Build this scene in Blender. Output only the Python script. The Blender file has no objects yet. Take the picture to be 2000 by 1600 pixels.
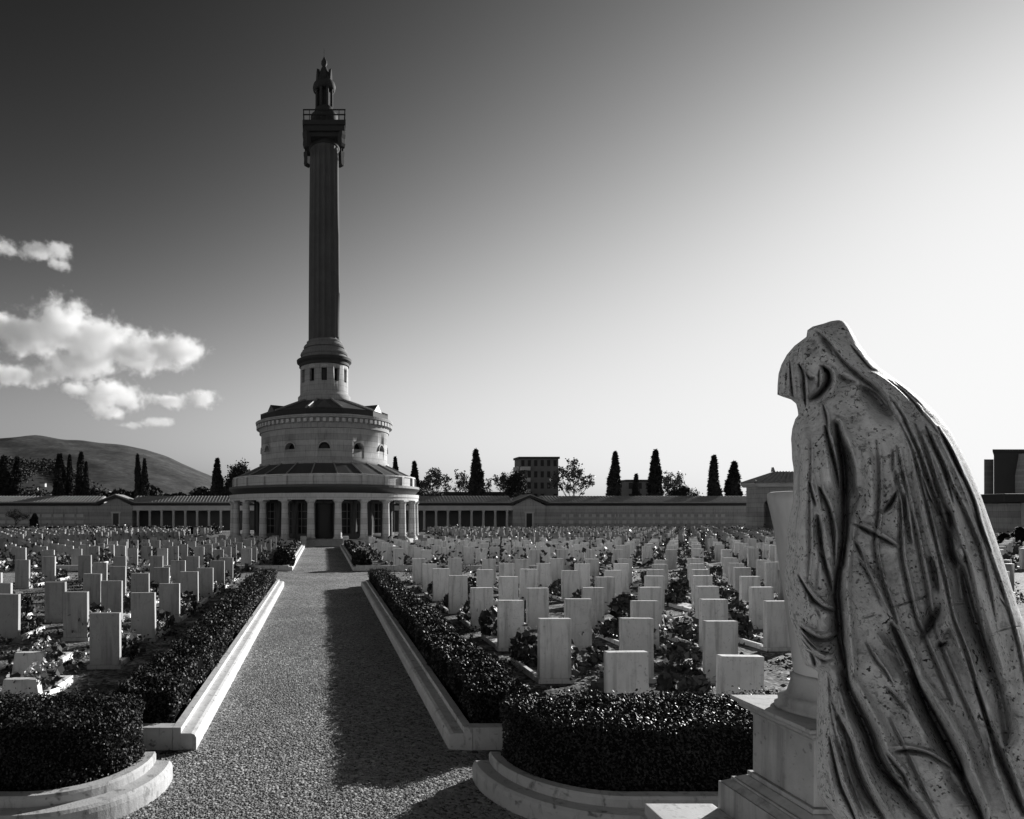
import bpy, bmesh, math, random
import numpy as np
from mathutils import Vector, Matrix
R_ = math.radians
S = bpy.context.scene
C = S.collection
rng = np.random.default_rng(7)
random.seed(7)

# ------------------------------------------------------------------ camera
EYE = 2.8
F = 1250.0           # focal length in pixels of the 2000 px wide photograph
VX, VY = 630.0, 1005.0
cam = bpy.data.objects.new('camera', bpy.data.cameras.new('camera')); C.objects.link(cam)
cam.location = (0, 0, EYE); cam.rotation_euler = (math.pi/2, 0, 0); S.camera = cam
cam.data.sensor_width = 36; cam.data.lens = 36*F/2000
cam.data.shift_x = (1000-VX)/2000; cam.data.shift_y = (VY-800)/2000
cam.data.clip_start = .05; cam.data.clip_end = 30000

# ------------------------------------------------------------------ light
SUN_AZ, SUN_EL = 53, 16.5
S.view_settings.view_transform = 'Standard'; S.view_settings.look = 'None'
S.view_settings.exposure = 0.62; S.view_settings.gamma = 1
w = bpy.data.worlds.new('World'); S.world = w; w.use_nodes = True
nt = w.node_tree; N = nt.nodes; L = nt.links
sky = N.new('ShaderNodeTexSky'); sky.sky_type = 'NISHITA'; sky.sun_disc = False
sky.sun_elevation = R_(SUN_EL); sky.sun_rotation = R_(SUN_AZ)
sky.air_density = 4; sky.dust_density = .3; sky.ozone_density = 1
# black and white film behind a deep red filter: the red channel, with the film's contrast
sep = N.new('ShaderNodeSeparateColor'); L.new(sky.outputs[0], sep.inputs[0])
def wm(op, a, b):
    n = N.new('ShaderNodeMath'); n.operation = op
    for i, v in enumerate((a, b)):
        if isinstance(v, (int, float)): n.inputs[i].default_value = v
        else: L.new(v, n.inputs[i])
    return n.outputs[0]
lum = wm('MULTIPLY', sep.outputs[0], .1)
p = wm('POWER', lum, 4.2)
film = wm('DIVIDE', wm('MULTIPLY', p, 76), wm('ADD', wm('MULTIPLY', p, 7.8), 1))
bg = N['Background']; bg.inputs[1].default_value = .065; L.new(film, bg.inputs[0])

sun = bpy.data.objects.new('sun', bpy.data.lights.new('sun', 'SUN')); C.objects.link(sun)
sun.data.energy = 5; sun.data.angle = R_(.5); sun.data.color = (1, .995, .985)
sdir = Vector((math.sin(R_(SUN_AZ))*math.cos(R_(SUN_EL)), math.cos(R_(SUN_AZ))*math.cos(R_(SUN_EL)), math.sin(R_(SUN_EL))))
sun.rotation_euler = sdir.to_track_quat('Z', 'Y').to_euler(); sun.location = (60, 40, 60)
S.cycles.max_bounces = 16; S.cycles.volume_bounces = 14; S.cycles.diffuse_bounces = 1; S.cycles.use_denoising = True

# ------------------------------------------------------------------ materials (a monochrome place)
def mat(name, base, var=.25, scale=3.0, rough=.85, bump=.0, bscale=40., spots=0., sscale=20., sdark=.25, rnd=0., streak=0., cracks=0., spec=.3, coarse=0., cscale=.6, thr=.62, stain=0., course=0., blotch=0.):
    m = bpy.data.materials.new(name); m.use_nodes = True
    t = m.node_tree; n = t.nodes; l = t.links; b = n['Principled BSDF']
    b.inputs['Roughness'].default_value = rough
    b.inputs['Specular IOR Level'].default_value = spec
    tc = n.new('ShaderNodeTexCoord'); co = tc.outputs['Object']
    def math_(op, a, c, clamp=False):
        k = n.new('ShaderNodeMath'); k.operation = op; k.use_clamp = clamp
        for i, v in enumerate((a, c)):
            if isinstance(v, (int, float)): k.inputs[i].default_value = v
            else: l.new(v, k.inputs[i])
        return k.outputs[0]
    def noise(sc, det=6, rg=.6, src=None, dist=0.):
        k = n.new('ShaderNodeTexNoise'); k.inputs['Scale'].default_value = sc; k.inputs['Detail'].default_value = det
        k.inputs['Roughness'].default_value = rg; k.inputs['Distortion'].default_value = dist
        l.new(src or co, k.inputs['Vector']); return k.outputs['Fac']
    if rnd:
        oi = n.new('ShaderNodeObjectInfo')
        ad = n.new('ShaderNodeVectorMath'); ad.operation = 'ADD'; l.new(tc.outputs['Object'], ad.inputs[0]); l.new(oi.outputs['Location'], ad.inputs[1]); co = ad.outputs[0]
    f = noise(scale, 10, .72)
    v = math_('ADD', math_('MULTIPLY', math_('SUBTRACT', f, .5), 2*var), 1.0)
    if rnd:
        v = math_('MULTIPLY', v, math_('ADD', math_('MULTIPLY', math_('SUBTRACT', oi.outputs['Random'], .5), 2*rnd), 1.0))
    if coarse:
        v = math_('MULTIPLY', v, math_('ADD', math_('MULTIPLY', math_('SUBTRACT', noise(cscale, 4), .5), 2*coarse), 1.0))
    if streak:
        mp = n.new('ShaderNodeMapping'); mp.inputs['Scale'].default_value = (1, 1, .08); l.new(co, mp.inputs['Vector'])
        s = noise(9, 5, .6, mp.outputs[0])
        v = math_('MULTIPLY', v, math_('SUBTRACT', 1.0, math_('MULTIPLY', math_('SUBTRACT', s, .5, True), streak*4)))
    if course:
        sx = n.new('ShaderNodeSeparateXYZ'); l.new(tc.outputs['Object'], sx.inputs[0])
        fr_ = math_('FRACT', math_('DIVIDE', sx.outputs['Z'], course), 0.0)
        k = math_('LESS_THAN', fr_, .07)
        v = math_('MULTIPLY', v, math_('SUBTRACT', 1.0, math_('MULTIPLY', k, .4)))
        row = math_('FLOOR', math_('DIVIDE', sx.outputs['Z'], course), 0.0)
        wn = n.new('ShaderNodeTexWhiteNoise'); wn.noise_dimensions = '1D'; l.new(row, wn.inputs['W'])
        v = math_('MULTIPLY', v, math_('ADD', .86, math_('MULTIPLY', wn.outputs['Value'], .28)))
    if blotch:
        k = math_('MULTIPLY', math_('SUBTRACT', noise(20, 9, .74, None, .4), .545, True), 9, True)
        g_ = math_('MULTIPLY', math_('SUBTRACT', noise(3.1, 3), .44, True), 6, True)
        v = math_('MULTIPLY', v, math_('SUBTRACT', 1.0, math_('MULTIPLY', math_('MULTIPLY', k, g_), blotch)))
    if stain:
        mp2 = n.new('ShaderNodeMapping'); mp2.inputs['Scale'].default_value = (1, 1, .28); l.new(co, mp2.inputs['Vector'])
        k = math_('MULTIPLY', math_('SUBTRACT', noise(8, 8, .72, mp2.outputs[0], .8), .53, True), 5, True)
        v = math_('MULTIPLY', v, math_('SUBTRACT', 1.0, math_('MULTIPLY', k, stain)))
    if spots:
        s = noise(sscale, 2, .5, None, .15)
        k = math_('MULTIPLY', math_('SUBTRACT', s, thr, True), 14, True)
        big = math_('MULTIPLY', math_('SUBTRACT', noise(sscale*.13, 3), .38, True), 5, True)
        k = math_('MULTIPLY', math_('MULTIPLY', k, big), spots)
        v = math_('MULTIPLY', v, math_('SUBTRACT', 1.0, math_('MULTIPLY', k, 1-sdark)))
    if cracks:
        vo = n.new('ShaderNodeTexVoronoi'); vo.feature = 'DISTANCE_TO_EDGE'; vo.inputs['Scale'].default_value = 5
        nz = n.new('ShaderNodeTexNoise'); nz.inputs['Scale'].default_value = 7; nz.inputs['Detail'].default_value = 6; l.new(co, nz.inputs['Vector'])
        mx = n.new('ShaderNodeVectorMath'); mx.operation = 'MULTIPLY_ADD'; l.new(nz.outputs['Color'], mx.inputs[0]); mx.inputs[1].default_value = (.35, .35, .35); l.new(co, mx.inputs[2])
        l.new(mx.outputs[0], vo.inputs['Vector'])
        k = math_('SUBTRACT', 1.0, math_('MULTIPLY', vo.outputs['Distance'], 70), True)
        gate = math_('MULTIPLY', math_('SUBTRACT', noise(2.2, 3), .5, True), 8, True)
        v = math_('MULTIPLY', v, math_('SUBTRACT', 1.0, math_('MULTIPLY', math_('MULTIPLY', k, gate), cracks)))
    v = math_('MULTIPLY', v, base)
    cb = n.new('ShaderNodeCombineColor')
    for i in range(3): l.new(v, cb.inputs[i])
    l.new(cb.outputs[0], b.inputs['Base Color'])
    if bump:
        bp = n.new('ShaderNodeBump'); bp.inputs['Strength'].default_value = bump; bp.inputs['Distance'].default_value = .02
        l.new(noise(bscale, 5, .65), bp.inputs['Height']); l.new(bp.outputs[0], b.inputs['Normal'])
    return m

M = {}
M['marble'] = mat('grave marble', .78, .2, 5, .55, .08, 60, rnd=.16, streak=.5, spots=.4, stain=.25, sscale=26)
M['marble_dark'] = mat('darker grave marble', .38, .22, 5, .6, .08, 60, rnd=.18, streak=.5, spots=.45, stain=.3, sscale=26)  # same marble in a darker tone, for left-plot headstones and the distant mass
M['kerb'] = mat('kerb stone', .62, .3, 4, .7, .15, 60, spots=.8, sscale=14, sdark=.25, coarse=.3, stain=.7)
M['planter'] = mat('planter stone', .48, .3, 4, .75, .25, 50, spots=.9, sscale=9, sdark=.25, coarse=.3, stain=.75)
M['statue'] = mat('weathered statue marble', .93, .5, 34, .75, .6, 90, spots=1.0, sscale=84, sdark=.05, cracks=.9, coarse=.3, cscale=4, thr=.575, stain=.6, blotch=.9)
M['pedestal'] = mat('pedestal stone', .42, .3, 6, .7, .15, 60, streak=.5, coarse=.3, cscale=2, spots=.6, sscale=20)
M['urn'] = mat('urn marble', .58, .12, 6, .6, .06, 60, streak=.22)
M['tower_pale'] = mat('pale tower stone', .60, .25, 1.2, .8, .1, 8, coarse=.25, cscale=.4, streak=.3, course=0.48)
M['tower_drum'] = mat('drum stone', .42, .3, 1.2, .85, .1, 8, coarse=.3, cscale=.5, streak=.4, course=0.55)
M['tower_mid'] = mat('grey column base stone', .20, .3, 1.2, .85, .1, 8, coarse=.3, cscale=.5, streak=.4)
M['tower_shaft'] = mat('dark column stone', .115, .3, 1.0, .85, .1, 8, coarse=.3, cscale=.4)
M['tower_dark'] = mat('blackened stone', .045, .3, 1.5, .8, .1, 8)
M['lead'] = mat('lead roofing', .055, .3, 2.0, .5, .05, 10, spec=.5)
M['lead_rib'] = mat('roof rib metal', .3, .2, 2.0, .35, .0, 10, spec=.8)
M['glass_dark'] = mat('dark opening', .015, .2, 2, .3)
M['iron_grey'] = mat('grey window bars', .16, .2, 5, .5)
M['iron'] = mat('dark iron', .03, .2, 5, .5)
M['wing_wall'] = mat('cemetery wall render', .36, .3, .5, .9, .05, 6, coarse=.3, cscale=.12, streak=.4, course=0.62)
M['wing_pale'] = mat('pale cornice stone', .50, .3, .6, .85, 0, 6, coarse=.25, cscale=.15)
M['tile'] = mat('roof tile', .30, .5, 1.5, .8, .3, 8)
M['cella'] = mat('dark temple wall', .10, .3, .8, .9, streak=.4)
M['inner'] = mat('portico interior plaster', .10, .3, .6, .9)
M['concrete'] = mat('building concrete', .17, .4, .6, .85, coarse=.4, cscale=.2)
M['concrete_dark'] = mat('dark building cladding', .05, .3, .3, .6)
M['white_paint'] = mat('white house render', .55, .1, 1, .8)
M['cypress'] = mat('cypress foliage', .035, .5, 1.5, .8, rnd=.2)
M['leaf'] = mat('hedge leaf', .028, .6, 14, .5, spec=.18)
M['hedge_core'] = mat('hedge inner twigs', .008, .4, 8, 1.0, spec=0)
M['tree_leaf'] = mat('tree leaf', .11, .4, 2, .6)
M['bark'] = mat('bark', .06, .3, 4, .9)
M['plant'] = mat('grave plant leaf', .045, .5, 8, .5, rnd=.3)
M['blossom'] = mat('pale blossom', .75, .25, 12, .6, rnd=.15)
M['soil'] = mat('grave field earth', .13, .6, 2.2, .95, .6, 18, spots=.6, sscale=10, sdark=.5, coarse=.35, cscale=.5)
M['wood'] = mat('distant woodland', .05, .5, .02, .9)
M['hill'] = mat('hill woodland', .058, 1.7, .05, .95, coarse=1.3, cscale=.012)

def gravel_mat():
    m = bpy.data.materials.new('gravel'); m.use_nodes = True
    t = m.node_tree; n = t.nodes; l = t.links; b = n['Principled BSDF']
    b.inputs['Roughness'].default_value = .9; b.inputs['Specular IOR Level'].default_value = .2
    tc = n.new('ShaderNodeTexCoord')
    v1 = n.new('ShaderNodeTexVoronoi'); v1.inputs['Scale'].default_value = 30; l.new(tc.outputs['Object'], v1.inputs['Vector'])
    s = n.new('ShaderNodeSeparateColor'); l.new(v1.outputs['Color'], s.inputs[0])
    r = n.new('ShaderNodeMapRange'); r.inputs[3].default_value = .03; r.inputs[4].default_value = .52; l.new(s.outputs[0], r.inputs[0])
    no = n.new('ShaderNodeTexNoise'); no.inputs['Scale'].default_value = .55; no.inputs['Detail'].default_value = 6; l.new(tc.outputs['Object'], no.inputs['Vector'])
    r2 = n.new('ShaderNodeMapRange'); r2.inputs[1].default_value = .3; r2.inputs[2].default_value = .7; r2.inputs[3].default_value = .72; r2.inputs[4].default_value = 1.15; l.new(no.outputs['Fac'], r2.inputs[0])
    mu = n.new('ShaderNodeMath'); mu.operation = 'MULTIPLY'; l.new(r.outputs[0], mu.inputs[0]); l.new(r2.outputs[0], mu.inputs[1])
    cb = n.new('ShaderNodeCombineColor')
    for i in range(3): l.new(mu.outputs[0], cb.inputs[i])
    l.new(cb.outputs[0], b.inputs['Base Color'])
    bp = n.new('ShaderNodeBump'); bp.inputs['Strength'].default_value = .9; bp.inputs['Distance'].default_value = .018; bp.invert = True
    l.new(v1.outputs['Distance'], bp.inputs['Height']); l.new(bp.outputs[0], b.inputs['Normal'])
    return m
M['gravel'] = gravel_mat()
def soil_mat():
    m = M['gravel'].copy(); m.name = 'gravelly earth'; t = m.node_tree; n = t.nodes; l = t.links
    for k in n:
        if k.type == 'TEX_VORONOI': k.inputs['Scale'].default_value = 16
        if k.type == 'TEX_NOISE': k.inputs['Scale'].default_value = 1.6; k.inputs['Detail'].default_value = 9; k.inputs['Roughness'].default_value = .68
    mr = [k for k in n if k.type == 'MAP_RANGE']
    for k in mr:
        src = k.inputs[0].links[0].from_node.type
        if src == 'TEX_NOISE': k.inputs[1].default_value = .40; k.inputs[2].default_value = .60; k.inputs[3].default_value = .16; k.inputs[4].default_value = 1.05
        else: k.inputs[3].default_value = .05; k.inputs[4].default_value = .44
    return m
M['soil'] = soil_mat()
M['pebble'] = mat('pebble', .30, .95, 24, .9, spec=.2)

# ------------------------------------------------------------------ mesh helpers
def tag(o, label=None, cat=None, group=None, kind=None):
    if label: o['label'] = label
    if cat: o['category'] = cat
    if group: o['group'] = group
    if kind: o['kind'] = kind
    return o
def empty(name, loc, label=None, cat=None, group=None, rz=0):
    o = bpy.data.objects.new(name, None); C.objects.link(o); o.location = loc; o.rotation_euler = (0, 0, rz)
    o.empty_display_size = .3
    return tag(o, label, cat, group)
def link(name, me, parent=None, loc=None):
    o = bpy.data.objects.new(name, me); C.objects.link(o)
    if parent: o.parent = parent
    if loc is not None: o.location = loc
    return o
def raw_mesh(name, V, Q, mats, smooth=False, mi=None):
    """fast mesh from numpy vertices and equal-sized faces"""
    V = np.asarray(V, np.float32); Q = np.asarray(Q, np.int32); k = Q.shape[1]
    me = bpy.data.meshes.new(name)
    me.vertices.add(len(V)); me.vertices.foreach_set('co', V.ravel())
    me.loops.add(Q.size); me.loops.foreach_set('vertex_index', Q.ravel())
    me.polygons.add(len(Q)); me.polygons.foreach_set('loop_start', np.arange(0, Q.size, k, dtype=np.int32))
    me.polygons.foreach_set('loop_total', np.full(len(Q), k, np.int32))
    if smooth: me.polygons.foreach_set('use_smooth', np.ones(len(Q), bool))
    for m in (mats if isinstance(mats, (list, tuple)) else [mats]): me.materials.append(m)
    if mi is not None: me.polygons.foreach_set('material_index', np.asarray(mi, np.int32))
    me.update(calc_edges=True); me.validate()
    return me
class MB:
    def __init__(s): s.v = []; s.f = []; s.sm = []
    def add(s, vs, fs, smooth=False):
        o = len(s.v); s.v += [tuple(v) for v in vs]; s.f += [tuple(i+o for i in f) for f in fs]; s.sm += [smooth]*len(fs); return s
    def box(s, x0, x1, y0, y1, z0, z1):
        return s.add([(x0,y0,z0),(x1,y0,z0),(x1,y1,z0),(x0,y1,z0),(x0,y0,z1),(x1,y0,z1),(x1,y1,z1),(x0,y1,z1)],
                     [(0,3,2,1),(4,5,6,7),(0,1,5,4),(1,2,6,5),(2,3,7,6),(3,0,4,7)])
    def lathe(s, prof, seg=32, cx=0, cy=0, smooth=True, a0=0.0, a1=2*math.pi, cap=True, rmod=None):
        full = abs(a1-a0-2*math.pi) < 1e-6; n = seg if full else seg+1; vs = []
        for r, z in prof:
            for i in range(n):
                a = a0+(a1-a0)*i/seg; rr = r*(rmod(a, z) if rmod else 1)
                vs.append((cx+rr*math.sin(a), cy-rr*math.cos(a), z))
        fs = []
        for j in range(len(prof)-1):
            for i in range(seg):
                k = (i+1) % n
                fs.append((j*n+i, j*n+k, (j+1)*n+k, (j+1)*n+i))
        s.add(vs, fs, smooth)
        if cap and full:
            o = len(s.v)-len(vs)
            s.f.append(tuple(o+i for i in range(n))[::-1]); s.sm.append(False)
            s.f.append(tuple(o+(len(prof)-1)*n+i for i in range(n))); s.sm.append(False)
        return s
    def prism(s, poly, axis, a, b):
        """closed 2-D polygon pushed along an axis: 'x' -> poly is (y,z), 'y' -> (x,z), 'z' -> (x,y)"""
        def P(p, t): return {'x': (t, p[0], p[1]), 'y': (p[0], t, p[1]), 'z': (p[0], p[1], t)}[axis]
        n = len(poly); vs = [P(p, a) for p in poly]+[P(p, b) for p in poly]
        fs = [tuple(range(n))[::-1], tuple(range(n, 2*n))]+[(i, (i+1) % n, n+(i+1) % n, n+i) for i in range(n)]
        return s.add(vs, fs)
    def tube(s, pts, rad, seg=6, smooth=True):
        vs = []; n = len(pts)
        for i, p in enumerate(pts):
            p = Vector(p); d = (Vector(pts[min(i+1, n-1)])-Vector(pts[max(i-1, 0)])).normalized()
            u = d.orthogonal().normalized(); v = d.cross(u)
            r = rad[i] if isinstance(rad, (list, tuple)) else rad
            for k in range(seg):
                a = 2*math.pi*k/seg; vs.append(p+u*r*math.cos(a)+v*r*math.sin(a))
        fs = [(i*seg+k, i*seg+(k+1) % seg, (i+1)*seg+(k+1) % seg, (i+1)*seg+k) for i in range(n-1) for k in range(seg)]
        fs += [tuple(range(seg))[::-1], tuple((n-1)*seg+k for k in range(seg))]
        return s.add(vs, fs, smooth)
    def mesh(s, name, m, bevel=0):
        me = bpy.data.meshes.new(name); me.from_pydata(s.v, [], s.f)
        me.polygons.foreach_set('use_smooth', s.sm)
        for k in (m if isinstance(m, (list, tuple)) else [m]): me.materials.append(k)
        b = bmesh.new(); b.from_mesh(me); bmesh.ops.recalc_face_normals(b, faces=b.faces)
        if bevel: bmesh.ops.bevel(b, geom=[e for e in b.edges if len(e.link_faces) == 2 and e.calc_face_angle(0) > .5], offset=bevel, segments=2, affect='EDGES', profile=.6)
        b.to_mesh(me); b.free(); return me
    def build(s, name, m, parent=None, loc=None, bevel=0): return link(name, s.mesh(name, m, bevel), parent, loc)
def rib_sweep(path, prof, closed=False):
    """sweep a 2-D profile (outward offset, z) along a ground path; outward = right-hand normal of travel"""
    mb = MB(); n = len(path); k = len(prof); vs = []
    for i, p in enumerate(path):
        a = Vector(path[max(i-1, 0)]); b = Vector(path[min(i+1, n-1)]); d = (b-a).normalized(); nr = Vector((d.y, -d.x))
        for o, z in prof: vs.append((p[0]+nr.x*o, p[1]+nr.y*o, z))
    fs = [(i*k+j, i*k+(j+1) % k, (i+1)*k+(j+1) % k, (i+1)*k+j) for i in range(n-1) for j in range(k)]
    fs += [tuple(range(k))[::-1], tuple((n-1)*k+j for j in range(k))]
    mb.add(vs, fs); return mb
def cut(o, cutter):
    md = o.modifiers.new('cut', 'BOOLEAN'); md.object = cutter; md.solver = 'EXACT'
    dg = bpy.context.evaluated_depsgraph_get(); me = bpy.data.meshes.new_from_object(o.evaluated_get(dg))
    o.modifiers.clear(); o.data = me; bpy.data.objects.remove(cutter)
ORD = 'zeroth first second third fourth fifth sixth seventh eighth ninth tenth eleventh twelfth thirteenth fourteenth fifteenth sixteenth seventeenth eighteenth nineteenth twentieth'.split()
ORD += ['twenty-'+o for o in ORD[1:10]]+['thirtieth']+['thirty-'+o for o in ORD[1:10]]
ORD[0] = 'nearest'

def leaf_quads(P, size, up=.2, r=rng, aspect=1.6, nrm=None):
    """small bent leaf faces (two triangles folded) at points P"""
    n = len(P); d = r.normal(size=(n, 3)); 
    if nrm is not None: d = d*.75+nrm
    d[:, 2] += up; d /= np.linalg.norm(d, axis=1)[:, None]
    t = r.normal(size=(n, 3)); t -= (t*d).sum(1)[:, None]*d; t /= np.linalg.norm(t, axis=1)[:, None]
    b = np.cross(d, t); s = (size*r.uniform(.6, 1.3, n))[:, None]
    V = np.stack([P-t*s*aspect*.5, P+b*s*.5+d*s*.15, P+t*s*aspect*.5, P-b*s*.5+d*s*.15], 1).reshape(-1, 3)
    return V, np.arange(4*n).reshape(n, 4)

# ------------------------------------------------------------------ the ground
def ground():
    ys = [-60, -20, 0, 10, 30, 60, 120, 300, 900, 2500, 9000]; xs = [-9000, -2500, -800, -200, -60, -20, 0, 20, 60, 200, 800, 2500, 9000]
    V = [(x, y, 0) for y in ys for x in xs]; n = len(xs)
    Q = [(j*n+i, j*n+i+1, (j+1)*n+i+1, (j+1)*n+i) for j in range(len(ys)-1) for i in range(n-1)]
    tag(link('ground', raw_mesh('ground', V, Q, M['soil'])), kind='structure')
    def sheet(name, rects, z):
        V = []; Q = []
        for x0, x1, y0, y1 in rects:
            o = len(V); V += [(x0,y0,z),(x1,y0,z),(x1,y1,z),(x0,y1,z)]; Q.append((o,o+1,o+2,o+3))
        return tag(link(name, raw_mesh(name, V, Q, M['gravel'])), kind='structure')
    sheet('gravel_path', [(-1.7, 1.7, 7.3, 57), (-60, 60, -8, 7.3)], .004)
    sheet('cross_path', [(-60, -1.7, 26.6, 30.9), (1.7, 120, 26.6, 30.9)], .004)
    sheet('wall_path', [(-60, 120, 98, 112)], .004)
ground()
def pebbles():
    n = 52000
    y = 5.3+(rng.random(n)**1.7)*14; x = rng.uniform(-1.62, 1.62, n)
    near = y < 7.5; x[near] = rng.uniform(-2.1, 2.0, near.sum())
    s = rng.uniform(.006, .018, n)
    base = np.array([(1,0,0),(0,1,0),(-1,0,0),(0,-1,0),(0,0,1)], float)
    ang = rng.uniform(0, 6.28, n); ca, sa = np.cos(ang), np.sin(ang)
    V = base[None]*s[:, None, None]*rng.uniform(.6, 1.4, (n, 5, 3))
    X = V[:, :, 0]*ca[:, None]-V[:, :, 1]*sa[:, None]; Y = V[:, :, 0]*sa[:, None]+V[:, :, 1]*ca[:, None]
    V = np.stack([X+x[:, None], Y+y[:, None], V[:, :, 2]*.8+.002], 2).reshape(-1, 3)
    f = np.array([(0,1,4),(1,2,4),(2,3,4),(3,0,4)])
    Q = (f[None]+np.arange(n)[:, None, None]*5).reshape(-1, 3)
    tag(link('gravel', raw_mesh('gravel', V, Q, M['pebble'], True)), 'loose grey gravel strewn over the central path', 'gravel', kind='stuff')
pebbles()

def hill():
    xs = np.linspace(-2600, 700, 150); ys = np.linspace(1300, 3300, 70)
    px = [-1400, -900, -600, -300, -100, 0, 70, 120, 170, 220, 280, 330, 380, 420, 460, 520]
    hy = [905, 880, 872, 862, 856, 851, 848, 856, 861, 869, 880, 895, 915, 930, 948, 985]
    X, Y = np.meshgrid(xs, ys)
    crest = np.interp(X/2500*F+VX, px, [max(0, (VY-h))/F*2500 for h in hy], right=0)
    crest = crest*np.clip((560-(X/2500*F+VX))/120, 0, 1)
    u = np.clip((Y-1300)/1200, 0, 1); prof = (u**1.25)*.5+.5*np.sin(u*math.pi/2)**2
    back = np.where(Y > 2500, 1-((Y-2500)/1400)**2, 1)
    Z = crest*prof*back
    for k, a in ((.004, 9), (.011, 5), (.03, 2.5)):
        Z += a*np.sin(X*k+1.3*np.sin(Y*k*.8))*np.cos(Y*k*1.1+X*k*.3)*np.clip(u*2, 0, 1)*np.clip(crest/60, 0, 1)
    Z = Z-2
    n = len(xs); V = np.stack([X, Y, Z], 2).reshape(-1, 3)
    Q = [(j*n+i, j*n+i+1, (j+1)*n+i+1, (j+1)*n+i) for j in range(len(ys)-1) for i in range(n-1)]
    tag(link('hill', raw_mesh('hill', V, Q, M['hill'], True)), kind='structure')
    return lambda x, y: float(Z[min(69, max(0, int((y-1300)/2000*69+.5))), min(149, max(0, int((x+2600)/3300*149+.5)))])
hill_z = hill()

# ------------------------------------------------------------------ kerbs
def kerbs():
    prof_in = [(0, 0), (.19, 0), (.19, .16), (.175, .19), (.14, .2), (.0, .2)]
    for side, sn in ((-1, 'left'), (1, 'right')):
        for y0, y1, wh in ((7.6, 25, 'near'), (31.8, 55, 'far')):
            # low outer rounded course and a higher inner course, with a return at each end
            mb = MB()
            ox, ix, hx = 1.5*side, 1.68*side, 1.78*side
            n = 9 if wh == 'near' else 6
            for k in range(n):        # stones with thin joints
                a = y0+(y1-y0)*k/n; b = y0+(y1-y0)*(k+1)/n-.012
                mb.prism([(ox, 0), (ox, .15), (ox+.02*side, .185), (ox+.06*side, .2), (ix, .2), (ix, 0)], 'y', a, b)
            lo = mb
            mb2 = MB()
            for k in range(n):
                a = y0+(y1-y0)*k/n+.3*(k > 0); b = min(y1, y0+(y1-y0)*(k+1)/n+.3)-.012
                mb2.box(min(ix, hx)+(0.002 if side > 0 else 0), max(ix, hx)-(0.002 if side < 0 else 0), a, b, 0, .27)
            for k in range(6):
                xa = 1.785+k*2.0; xb = xa+1.99
                mb2.box(min(side*xa, side*xb), max(side*xa, side*xb), y0+.003, y0+.16, 0, .268)
            root = empty('path_kerb', (0, 0, 0), f'pale stone kerb with stepped profile edging the {sn} side of the {wh} path stretch', 'kerb', 'kerbs along the central path')
            lo.build('outer_course', M['kerb'], root); mb2.build('inner_course', M['kerb'], root)
kerbs()

def planter(side):
    """quarter-round planter with a stepped stone rim; side -1 or 1"""
    cx, cy, a, b = 2.75, 6.65, 1.0, .98
    path = [(cx-a*math.cos(t), cy-b*math.sin(t)) for t in np.linspace(-.12, math.pi/2, 26)]+[(3.4, cy-b), (6.5, cy-b)]
    if side < 0: path = [(-x, y) for x, y in path]
    s = -1 if side < 0 else 1
    root = empty('hedge_planter', (0, 0, 0), f"curved two-step stone planter rim round the {'left' if side < 0 else 'right'} clipped hedge", 'planter', 'curved planters at the path end')
    lo = [(.0, 0), (.17, 0), (.17, .13), (.16, .17), (.135, .195), (.0, .2)]
    hi = [(-.13, 0), (.0, 0), (.0, .27), (-.015, .295), (-.115, .295), (-.13, .27)]
    rib_sweep(path, [(o*s, z) for o, z in lo]).build('lower_step', M['planter'], root)
    rib_sweep(path, [((o-.002)*s, z) for o, z in hi]).build('upper_rim', M['planter'], root)
planter(1); planter(-1)

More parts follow.
